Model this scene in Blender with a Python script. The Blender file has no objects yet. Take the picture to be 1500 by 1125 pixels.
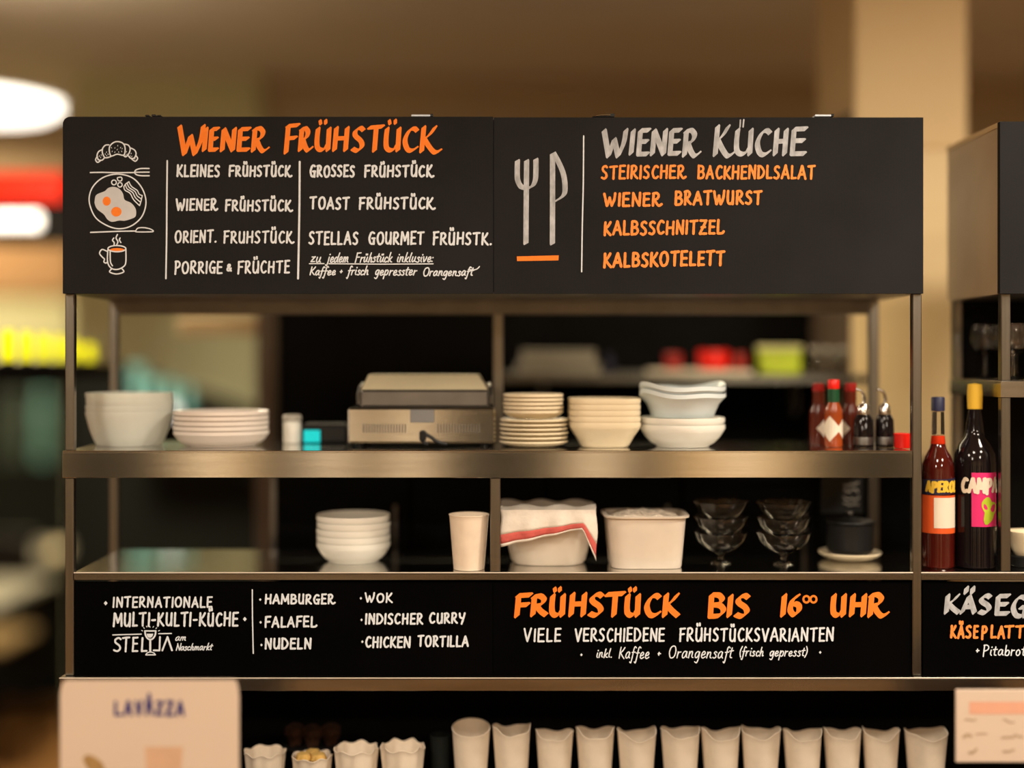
import bpy, math, random
from mathutils import Vector, Matrix

# ------------------------------------------------------------------ camera, exposure, world, room lamps
S0, D, EYE = 820.0, 2.35, 1.60          # pixels per metre on the front plane, camera distance, eye height
FPX = S0 * D
VX, VY = 737.0, 527.0                   # vanishing point of the photograph
sc = bpy.context.scene
COL = sc.collection
cam_d = bpy.data.cameras.new('camera')
cam = bpy.data.objects.new('camera', cam_d)
COL.objects.link(cam)
cam.location = (0, -D, EYE)
cam.rotation_euler = (math.pi / 2, 0, 0)
cam_d.sensor_width = 36.0
cam_d.lens = FPX / 1500 * 36
cam_d.shift_x = (750 - VX) / 1500
cam_d.shift_y = -(562.5 - VY) / 1500
cam_d.dof.use_dof = True
cam_d.dof.focus_distance = D - 0.005
APERTURE = 0.115
cam_d.dof.aperture_fstop = cam_d.lens / 1000 / APERTURE
cam_d.clip_start = 0.05
sc.camera = cam
sc.view_settings.view_transform = 'Standard'
sc.view_settings.look = 'None'
sc.view_settings.gamma = 1.0
sc.view_settings.use_curve_mapping = False
sc.view_settings.exposure = 0.0
sc.cycles.use_denoising = True
sc.cycles.sample_clamp_indirect = 6.0
sc.cycles.max_bounces = 10
w = bpy.data.worlds.new('world')
sc.world = w
w.use_nodes = True
w.node_tree.nodes['Background'].inputs[0].default_value = (0.8, 0.65, 0.45, 1)
w.node_tree.nodes['Background'].inputs[1].default_value = 0.02

CEIL = 2.70
WARM = (1.0, 0.88, 0.72)
# round ceiling lamps of the guest room (built as objects further down at the same places)
ROOM_LAMPS = [(-1.55, -1.75, 26), (0.0, -1.75, 22), (1.55, -1.75, 22), (-1.5, -3.6, 46), (1.5, -3.6, 46), (1.45, -.75, 36)]  # the last one is added to brighten the column
# flat pendant lamp at the left behind the stand: (x, y, z of the diffuser, power)
PENDANT = (-1.395, 1.10, 2.25, 30)


def lamp_light(name, loc, size, power, color, rot=(0, 0, 0), spread=180):
    l = bpy.data.lights.new(name, 'AREA')
    l.shape = 'DISK'
    l.size = size
    l.energy = power
    l.color = color
    l.spread = math.radians(spread)
    o = bpy.data.objects.new(name, l)
    COL.objects.link(o)
    o.location = loc
    o.rotation_euler = rot
    return o


def px(x, y, d=0.0):
    """point of the room that the photograph shows at pixel (x, y), at depth d behind the front plane"""
    s = FPX / (D + d)
    return Vector(((x - VX) / s, d, EYE + (VY - y) / s))


def sc_at(d):
    return FPX / (D + d)


# ------------------------------------------------------------------ materials
def mat(name, col, rough=0.5, metal=0.0, var=0.08, scale=8.0, bump=0.0, trans=0.0, ior=1.45,
        emit=None, estr=0.0, stretch=(1, 1, 1), spec=0.5, rvar=0.0, coat=0.0, alpha=1.0):
    m = bpy.data.materials.new(name)
    m.use_nodes = True
    nt = m.node_tree
    b = nt.nodes['Principled BSDF']
    tc = nt.nodes.new('ShaderNodeTexCoord')
    mp = nt.nodes.new('ShaderNodeMapping')
    mp.inputs['Scale'].default_value = stretch
    nt.links.new(tc.outputs['Object'], mp.inputs['Vector'])
    nz = nt.nodes.new('ShaderNodeTexNoise')
    nz.inputs['Scale'].default_value = scale
    nz.inputs['Detail'].default_value = 5
    nt.links.new(mp.outputs['Vector'], nz.inputs['Vector'])
    rp = nt.nodes.new('ShaderNodeValToRGB')
    rp.color_ramp.elements[0].position = 0.3
    rp.color_ramp.elements[1].position = 0.7
    rp.color_ramp.elements[0].color = tuple(c * (1 - var) for c in col) + (1,)
    rp.color_ramp.elements[1].color = tuple(min(1, c * (1 + var)) for c in col) + (1,)
    nt.links.new(nz.outputs['Fac'], rp.inputs['Fac'])
    nt.links.new(rp.outputs['Color'], b.inputs['Base Color'])
    b.inputs['Roughness'].default_value = rough
    b.inputs['Metallic'].default_value = metal
    b.inputs['Specular IOR Level'].default_value = spec
    b.inputs['IOR'].default_value = ior
    b.inputs['Transmission Weight'].default_value = trans
    b.inputs['Coat Weight'].default_value = coat
    b.inputs['Alpha'].default_value = alpha
    if rvar:
        mr = nt.nodes.new('ShaderNodeMapRange')
        mr.inputs['To Min'].default_value = max(0.02, rough - rvar)
        mr.inputs['To Max'].default_value = rough + rvar
        nt.links.new(nz.outputs['Fac'], mr.inputs['Value'])
        nt.links.new(mr.outputs['Result'], b.inputs['Roughness'])
    if bump:
        bp = nt.nodes.new('ShaderNodeBump')
        bp.inputs['Strength'].default_value = bump
        bp.inputs['Distance'].default_value = 0.01
        nt.links.new(nz.outputs['Fac'], bp.inputs['Height'])
        nt.links.new(bp.outputs['Normal'], b.inputs['Normal'])
    if emit:
        b.inputs['Emission Color'].default_value = tuple(emit) + (1,)
        b.inputs['Emission Strength'].default_value = estr
    return m


M = {}
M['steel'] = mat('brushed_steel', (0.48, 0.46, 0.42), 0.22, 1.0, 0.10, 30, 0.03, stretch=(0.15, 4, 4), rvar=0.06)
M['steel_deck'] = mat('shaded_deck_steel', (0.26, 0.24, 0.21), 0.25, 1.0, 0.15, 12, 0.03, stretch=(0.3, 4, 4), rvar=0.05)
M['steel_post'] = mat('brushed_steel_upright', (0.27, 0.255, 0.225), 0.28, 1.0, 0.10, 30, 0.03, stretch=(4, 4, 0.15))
M['steel_bright'] = mat('polished_steel', (0.62, 0.60, 0.56), 0.13, 1.0, 0.06, 25, 0.02, stretch=(0.2, 4, 4))
M['lid_lit'] = mat('lit_lid_steel', (0.62, 0.54, 0.36), 0.35, 0.2, 0.05, 10)  # lamp light on the steel lid top put into its colour
M['edge'] = mat('painted_edge_glint', (0.75, 0.68, 0.58), 0.55, 0.3, 0.1, 30)  # lamp glint along steel edges, painted as a pale strip
M['steel_dark'] = mat('dark_steel', (0.20, 0.19, 0.175), 0.42, 1.0, 0.12, 20)
M['board'] = mat('light_hazed_blackboard', (0.0170, 0.0166, 0.0176), 0.8, 0, 0.16, 5, 0.02, spec=0.10)  # light haze and bluish reflection put into the upper boards' black
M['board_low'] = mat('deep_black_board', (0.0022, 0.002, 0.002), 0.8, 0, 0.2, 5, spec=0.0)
M['paint_white'] = mat('white_chalk_paint', (0.75, 0.81, 0.88), 0.8, 0, 0.07, 90)
M['paint_orange'] = mat('orange_chalk_paint', (1.0, 0.235, 0.018), 0.75, 0, 0.06, 120)
M['paint_amber'] = mat('light_orange_chalk_paint', (1.0, 0.29, 0.055), 0.8, 0, 0.14, 160)
M['paint_silver'] = mat('silver_chalk_paint', (0.44, 0.46, 0.49), 0.7, 0, 0.28, 110, stretch=(1, 1, .5))
M['paint_egg'] = mat('egg_white_paint', (0.61, 0.63, 0.66), 0.85, 0, 0.06, 30)
M['black'] = mat('black_laminate', (0.004, 0.0035, 0.003), 0.6, 0, 0.2, 10, spec=0.05)
M['black_plastic'] = mat('black_plastic', (0.010, 0.010, 0.010), 0.4, 0, 0.1, 10, spec=0.3)
M['black_glass'] = mat('dark_bottle_glass', (0.006, 0.004, 0.005), 0.08, 0, 0.1, 10)
M['brown_post'] = mat('dark_brown_paint', (0.10, 0.065, 0.04), 0.6, 0, 0.1, 12)
M['china'] = mat('white_china', (0.88, 0.87, 0.80), 0.22, 0, 0.03, 20)
M['china_pink'] = mat('warm_white_china', (0.82, 0.74, 0.67), 0.25, 0, 0.03, 20)
M['china_blue'] = mat('cool_white_china', (0.72, 0.80, 0.82), 0.22, 0, 0.03, 20)
M['china_beige'] = mat('cream_glazed_china', (0.78, 0.67, 0.47), 0.3, 0, 0.05, 25)
M['clear_plastic'] = mat('milky_plastic', (0.86, 0.88, 0.80), 0.3, 0, 0.03, 20, trans=0.35)
M['paper'] = mat('white_paper', (0.87, 0.74, 0.59), 0.85, 0, 0.05, 40, 0.08)
M['paper_poster'] = mat('poster_paper', (0.66, 0.535, 0.43), 0.7, 0, 0.02, 4)
M['glass'] = mat('clear_glass', (0.98, 0.98, 0.97), 0.03, 0, 0.01, 5, trans=1.0, ior=1.45)
M['sauce'] = mat('hot_sauce', (0.30, 0.05, 0.008), 0.2, 0, 0.15, 20)
M['sauce_dark'] = mat('dark_hot_sauce', (0.10, 0.012, 0.004), 0.2, 0, 0.15, 20)
M['red_plastic'] = mat('red_plastic', (0.75, 0.012, 0.006), 0.35, 0, 0.05, 20)
M['red_dark'] = mat('dull_red_plastic', (0.30, 0.008, 0.006), 0.4, 0, 0.08, 20)
M['green_foil'] = mat('dark_green_foil', (0.004, 0.06, 0.02), 0.4, 0, 0.08, 20)
M['label_cream'] = mat('cream_label', (0.78, 0.68, 0.55), 0.7, 0, 0.04, 20)
M['label_blue'] = mat('dark_blue_label', (0.012, 0.014, 0.05), 0.5, 0, 0.05, 20)
M['label_yellow'] = mat('yellow_print', (0.80, 0.50, 0.04), 0.6, 0, 0.05, 20)
M['label_pink'] = mat('magenta_label', (0.70, 0.02, 0.16), 0.6, 0, 0.05, 20)
M['label_lime'] = mat('lime_print', (0.42, 0.52, 0.02), 0.6, 0, 0.2, 30)
M['label_orange'] = mat('orange_label', (0.75, 0.10, 0.012), 0.6, 0, 0.05, 20)
M['print_blue'] = mat('blue_print', (0.012, 0.012, 0.16), 0.7, 0, 0.05, 20)
M['print_rose'] = mat('faded_rose_print', (0.72, 0.38, 0.26), 0.7, 0, 0.05, 20)
M['print_pale'] = mat('faint_olive_print', (0.40, 0.30, 0.20), 0.7, 0, 0.2, 20)
M['print_tan'] = mat('tan_print', (0.62, 0.40, 0.26), 0.7, 0, 0.06, 20)
M['print_gold'] = mat('olive_gold_print', (0.36, 0.22, 0.08), 0.7, 0, 0.2, 20)
M['aperitif'] = mat('red_aperitif_glass', (0.055, 0.004, 0.0025), 0.06, 0, 0.08, 10, coat=0.5)
M['aperitif_top'] = mat('orange_aperitif', (0.55, 0.03, 0.006), 0.1, 0, 0.08, 10)
M['cloth'] = mat('white_kitchen_cloth', (0.80, 0.73, 0.64), 0.95, 0, 0.05, 60, 0.2)
M['cloth_red'] = mat('red_cloth_stripe', (0.62, 0.12, 0.10), 0.95, 0, 0.1, 60, 0.2)
M['tub'] = mat('translucent_tub', (0.84, 0.74, 0.62), 0.4, 0, 0.05, 20, trans=0.15)
M['granules'] = mat('pale_granules', (0.76, 0.65, 0.52), 0.9, 0, 0.25, 120, 0.5)
M['muffin'] = mat('dark_brown_bake', (0.05, 0.018, 0.006), 0.9, 0, 0.4, 40, 0.6)
M['cake'] = mat('yellow_sponge', (0.75, 0.48, 0.14), 0.9, 0, 0.2, 60, 0.3)
M['teal_screen'] = mat('teal_display', (0.0, 0.1, 0.1), 0.3, emit=(0.0, 0.75, 0.72), estr=0.8)
M['grey_screen'] = mat('grey_display', (0.20, 0.20, 0.20), 0.3, 0, 0.05, 20)
M['lime_box'] = mat('lime_carton', (0.50, 0.62, 0.03), 0.6, 0, 0.2, 14)
M['pale_carton'] = mat('pale_carton', (0.72, 0.68, 0.36), 0.6, 0, 0.1, 14)
M['dim_white'] = mat('off_white_plastic', (0.45, 0.42, 0.36), 0.5, 0, 0.06, 14)
M['yellow_shade'] = mat('yellow_lit_glass', (0.5, 0.45, 0.0), 0.4, emit=(0.92, 0.84, 0.0), estr=1.15)
M['teal_glass'] = mat('teal_bottle_glass', (0.22, 0.52, 0.50), 0.15, 0, 0.1, 10, emit=None)
M['dull_glass'] = mat('dull_green_glass', (0.10, 0.14, 0.12), 0.15, 0, 0.2, 10)
M['lamp_white'] = mat('opal_diffuser', (0.9, 0.88, 0.82), 0.4, emit=(1.0, 0.93, 0.80), estr=2.2)
M['lamp_room'] = mat('opal_ceiling_diffuser', (0.9, 0.86, 0.78), 0.4, emit=(1.0, 0.82, 0.58), estr=5.0)
M['reflection_glow'] = mat('reflection_lamp_shade', (0.8, 0.7, 0.55), 0.6, emit=(1.0, 0.82, 0.56), estr=0.95)  # glow added behind the camera to streak the steel with reflections
M['lamp_far'] = mat('far_lamp_diffuser', (0.9, 0.9, 0.9), 0.4, emit=(1.0, 0.96, 0.93), estr=1.15)
M['red_glow'] = mat('red_light_strip', (0.15, 0.002, 0.001), 0.5, emit=(1.0, 0.035, 0.008), estr=1.05, spec=0.1)
M['candle'] = mat('candle_glow', (0.8, 0.6, 0.3), 0.4, emit=(1.0, 0.72, 0.30), estr=1.6)
M['white_metal'] = mat('white_enamel', (0.75, 0.72, 0.66), 0.4, 0, 0.03, 10)
M['ceiling'] = mat('ceiling_plaster', (0.74, 0.70, 0.62), 0.9, 0, 0.05, 1.5)
M['wall_pale'] = mat('pale_olive_plaster', (0.64, 0.66, 0.42), 0.9, 0, 0.06, 1.5)
M['wall_brown'] = mat('umber_plaster', (0.50, 0.42, 0.28), 0.9, 0, 0.06, 1.5)
M['wall_room'] = mat('warm_room_plaster', (0.42, 0.32, 0.21), 0.9, 0, 0.15, 0.8)
M['wall_salmon'] = mat('salmon_plaster', (0.40, 0.245, 0.125), 0.9, 0, 0.06, 1.5)
M['wainscot'] = mat('dark_panelling', (0.012, 0.014, 0.012), 0.7, 0, 0.2, 6, stretch=(1, 1, .2), spec=.1)
M['column'] = mat('cream_column_plaster', (0.74, 0.55, 0.30), 0.85, 0, 0.04, 2.0)
M['column_low'] = mat('cream_column_cladding', (0.78, 0.60, 0.34), 0.7, 0, 0.04, 2.0)
M['floor'] = mat('oak_floor', (0.34, 0.17, 0.055), 0.5, 0, 0.25, 6, stretch=(8, 0.6, 1))
M['table_top'] = mat('pale_table_top', (0.62, 0.62, 0.52), 0.35, 0, 0.05, 6)
M['seat_wood'] = mat('light_wood_seat', (0.62, 0.46, 0.24), 0.5, 0, 0.12, 10, stretch=(1, 6, 1))
M['beige_panel'] = mat('beige_panel', (0.52, 0.38, 0.20), 0.7, 0, 0.05, 6)
M['side_panel'] = mat('beige_lacquered_side', (0.40, 0.30, 0.18), 0.5, 0, 0.10, 5)


# ------------------------------------------------------------------ mesh helpers
class MB:
    """collects shapes in world coordinates; build() links them as one mesh object"""
    def __init__(self):
        self.v = []
        self.f = []
        self.s = []

    def add(self, vs, fs, smooth=False):
        n = len(self.v)
        self.v += [tuple(p) for p in vs]
        for f in fs:
            self.f.append([i + n for i in f])
            self.s.append(smooth)
        return self

    def box(self, a, b, bev=0.0, M4=None):
        x0, x1 = sorted((a[0], b[0]))
        y0, y1 = sorted((a[1], b[1]))
        z0, z1 = sorted((a[2], b[2]))
        bev = min(bev, (x1 - x0) * .45, (y1 - y0) * .45, (z1 - z0) * .45)
        if bev <= 0:
            vs = [(x, y, z) for x in (x0, x1) for y in (y0, y1) for z in (z0, z1)]
            fs = [(0, 1, 3, 2), (4, 6, 7, 5), (0, 4, 5, 1), (2, 3, 7, 6), (0, 2, 6, 4), (1, 5, 7, 3)]
        else:
            vs, idx = [], {}
            X, Y, Z = (x0, x1), (y0, y1), (z0, z1)
            for i in (0, 1):
                for j in (0, 1):
                    for k in (0, 1):
                        sx, sy, sz = (bev, -bev)[i], (bev, -bev)[j], (bev, -bev)[k]
                        for ax in range(3):
                            p = [X[i] + sx, Y[j] + sy, Z[k] + sz]
                            p[ax] = (X[i], Y[j], Z[k])[ax]
                            idx[i, j, k, ax] = len(vs)
                            vs.append(tuple(p))
            g = lambda i, j, k, ax: idx[i, j, k, ax]
            fs = []
            for i in (0, 1):
                q = [g(i, 0, 0, 0), g(i, 1, 0, 0), g(i, 1, 1, 0), g(i, 0, 1, 0)]
                fs.append(q if i else q[::-1])
                q = [g(0, i, 0, 1), g(0, i, 1, 1), g(1, i, 1, 1), g(1, i, 0, 1)]
                fs.append(q if i else q[::-1])
                q = [g(0, 0, i, 2), g(1, 0, i, 2), g(1, 1, i, 2), g(0, 1, i, 2)]
                fs.append(q if i else q[::-1])
            for i in (0, 1):
                for j in (0, 1):
                    fs.append([g(i, j, 0, 0), g(i, j, 0, 1), g(i, j, 1, 1), g(i, j, 1, 0)])
                    fs.append([g(i, 0, j, 0), g(i, 0, j, 2), g(i, 1, j, 2), g(i, 1, j, 0)])
                    fs.append([g(0, i, j, 1), g(0, i, j, 2), g(1, i, j, 2), g(1, i, j, 1)])
            for i in (0, 1):
                for j in (0, 1):
                    for k in (0, 1):
                        fs.append([g(i, j, k, 0), g(i, j, k, 1), g(i, j, k, 2)])
        if M4 is not None:
            vs = [M4 @ Vector(p) for p in vs]
        return self.add(vs, fs)

    def lathe(self, c, prof, seg=40, square=0.0, wave=None, ell=(1, 1)):
        """prof: [(r, z)], closed on the axis where r = 0; square pushes towards a rounded square"""
        vs, fs = [], []
        n = len(prof)
        for r, z in prof:
            for k in range(seg):
                a = 2 * math.pi * k / seg
                ca, sa = math.cos(a), math.sin(a)
                q = 1.0
                if square:
                    p = 2 + 6 * square
                    q = (abs(ca) ** p + abs(sa) ** p) ** (-1 / p)
                dz = dr = 0
                if wave:
                    dr, dz = wave(a, r, z)
                vs.append((c[0] + (r + dr) * q * ca * ell[0], c[1] + (r + dr) * q * sa * ell[1], c[2] + z + dz))
        for i in range(n - 1):
            for k in range(seg):
                k2 = (k + 1) % seg
                fs.append((i * seg + k, i * seg + k2, (i + 1) * seg + k2, (i + 1) * seg + k))
        if prof[0][0] > 1e-6:
            pass
        return self.add(vs, fs, True)

    def tube(self, pts, r, seg=10, cap=True):
        pts = [Vector(p) for p in pts]
        n = len(pts)
        rr = r if isinstance(r, (list, tuple)) else [r] * n
        vs, fs = [], []
        up = None
        for i, p in enumerate(pts):
            t = (pts[min(i + 1, n - 1)] - pts[max(i - 1, 0)]).normalized()
            if up is None:
                up = t.orthogonal().normalized()
            up = (up - t * up.dot(t)).normalized()
            b = t.cross(up)
            for k in range(seg):
                a = 2 * math.pi * k / seg
                vs.append(p + (up * math.cos(a) + b * math.sin(a)) * rr[i])
        for i in range(n - 1):
            for k in range(seg):
                k2 = (k + 1) % seg
                fs.append((i * seg + k, i * seg + k2, (i + 1) * seg + k2, (i + 1) * seg + k))
        if cap:
            fs.append(tuple(range(seg))[::-1])
            fs.append(tuple((n - 1) * seg + k for k in range(seg)))
        return self.add(vs, fs, True)

    def prism(self, poly, y0, y1):
        """outline in (x, z), from depth y0 to y1"""
        n = len(poly)
        vs = [(x, y0, z) for x, z in poly] + [(x, y1, z) for x, z in poly]
        fs = [tuple(range(n)), tuple(range(2 * n - 1, n - 1, -1))]
        for i in range(n):
            j = (i + 1) % n
            fs.append((i, i + n, j + n, j))
        return self.add(vs, fs)

    def build(self, name, m, parent=None, sharp=35):
        off = world_of(parent) if parent is not None else Vector((0, 0, 0))
        me = bpy.data.meshes.new(name)
        me.from_pydata([tuple(Vector(p) - off) for p in self.v], [], self.f)
        me.update()
        import bmesh
        b = bmesh.new()
        b.from_mesh(me)
        bmesh.ops.recalc_face_normals(b, faces=b.faces)
        b.to_mesh(me)
        b.free()
        me.polygons.foreach_set('use_smooth', self.s)
        if any(self.s):
            me.set_sharp_from_angle(angle=math.radians(sharp))
        me.materials.append(m)
        o = bpy.data.objects.new(name, me)
        COL.objects.link(o)
        if parent is not None:
            o.parent = parent
        return o


def world_of(o):
    v = Vector((0, 0, 0))
    while o is not None:
        v += o.location
        o = o.parent
    return v


def thing(name, label, cat, loc=(0, 0, 0), group=None):
    o = bpy.data.objects.new(name, None)
    o.empty_display_size = 0.05
    COL.objects.link(o)
    o.location = loc
    o['label'] = label
    o['category'] = cat
    if group:
        o['group'] = group
    return o


def tag(o, label, cat, group=None):
    o['label'] = label
    o['category'] = cat
    if group:
        o['group'] = group
    return o


def plabel(o, label):
    o['label'] = label
    return o


def struct(name, mb, m, parent=None):
    o = mb.build(name, m, parent)
    if parent is None:
        o['kind'] = 'structure'
    return o


def rebase(o, loc):
    """give a one-mesh thing its origin at its base"""
    o.data.transform(Matrix.Translation(-Vector(loc)))
    o.location = loc
    return o


def dup(root, loc, label=None, group=None, rz=None):
    r = root.copy()
    COL.objects.link(r)
    r.location = loc
    if rz is not None:
        r.rotation_euler = (0, 0, rz)
    if label:
        r['label'] = label
    if group:
        r['group'] = group
    for ch in list(root.children):
        c = ch.copy()
        COL.objects.link(c)
        c.parent = r
        for g in list(ch.children):
            e = g.copy()
            COL.objects.link(e)
            e.parent = c
    return r


# ------------------------------------------------------------------ brush lettering (2-D strokes on a board, photo pixels of the front plane)
def smooth(pts, closed=False, n=7):
    out = []
    m = len(pts)
    rng = range(m) if closed else range(m - 1)
    for i in rng:
        if closed:
            p0, p1, p2, p3 = pts[(i - 1) % m], pts[i], pts[(i + 1) % m], pts[(i + 2) % m]
        else:
            p0, p1, p2, p3 = pts[max(i - 1, 0)], pts[i], pts[i + 1], pts[min(i + 2, m - 1)]
        for k in range(n):
            t = k / n
            q = []
            for a in (0, 1):
                q.append(.5 * (2 * p1[a] + (p2[a] - p0[a]) * t + (2 * p0[a] - 5 * p1[a] + 4 * p2[a] - p3[a]) * t * t
                               + (3 * p1[a] - p0[a] - 3 * p2[a] + p3[a]) * t ** 3))
            out.append(tuple(q))
    out.append(tuple(pts[0]) if closed else tuple(pts[-1]))
    return out


def ribbon(pts, w, rnd=None):
    """one brush stroke as a polygon strip with round ends -> list of polygons"""
    q = [pts[0]]
    for p in pts[1:]:
        if math.hypot(p[0] - q[-1][0], p[1] - q[-1][1]) > 0.15:
            q.append(p)
    if len(q) < 2:
        q.append((q[0][0] + .3, q[0][1]))
    n = len(q)
    L, R = [], []
    for i in range(n):
        a, b = q[max(i - 1, 0)], q[min(i + 1, n - 1)]
        dx, dy = b[0] - a[0], b[1] - a[1]
        l = math.hypot(dx, dy) or 1
        nx, ny = -dy / l, dx / l
        h = w / 2
        if rnd:
            h *= 1 + rnd.uniform(-.10, .10)
        L.append((q[i][0] + nx * h, q[i][1] + ny * h))
        R.append((q[i][0] - nx * h, q[i][1] - ny * h))
    polys = [[L[i], L[i + 1], R[i + 1], R[i]] for i in range(n - 1)]
    for e, s in ((0, 1), (n - 1, -1)):
        c = q[e]
        a0 = math.atan2(L[e][1] - c[1], L[e][0] - c[0])
        polys.append([(c[0] + w / 2 * math.cos(a0 + s * math.pi * k / 6), c[1] + w / 2 * math.sin(a0 + s * math.pi * k / 6)) for k in range(7)])
    return polys


def hull(P):
    P = sorted(set(P))
    if len(P) < 3:
        return P
    def half(it):
        o = []
        for p in it:
            while len(o) > 1 and (o[-1][0] - o[-2][0]) * (p[1] - o[-2][1]) - (o[-1][1] - o[-2][1]) * (p[0] - o[-2][0]) <= 0:
                o.pop()
            o.append(p)
        return o[:-1]
    return half(P) + half(P[::-1])


def nib(pts, w, t=1.8, ang=-38):
    """flat-brush stroke"""
    a = math.radians(ang)
    ux, uy = math.cos(a) * w / 2, math.sin(a) * w / 2
    vx, vy = -math.sin(a) * t / 2, math.cos(a) * t / 2
    co = [(ux + vx, uy + vy), (ux - vx, uy - vy), (-ux + vx, -uy + vy), (-ux - vx, -uy - vy)]
    return [hull([(p[0] + c[0], p[1] + c[1]) for p in pts[i:i + 2] for c in co]) for i in range(len(pts) - 1)]


def put_polys(mb, polys, y, start=0, step=2.0e-6):
    for i, P in enumerate(polys):
        yy = y - (start + i) * step
        mb.add([(q.x, yy, q.z) for q in (px(p[0], p[1], y) for p in P)], [tuple(range(len(P)))])
    return start + len(polys)


# glyphs: (width, [(kind, points)]); y up, cap height 1; 'l' straight corners, 's' smooth
def g_(wd, *st):
    return (wd, st)


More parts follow.
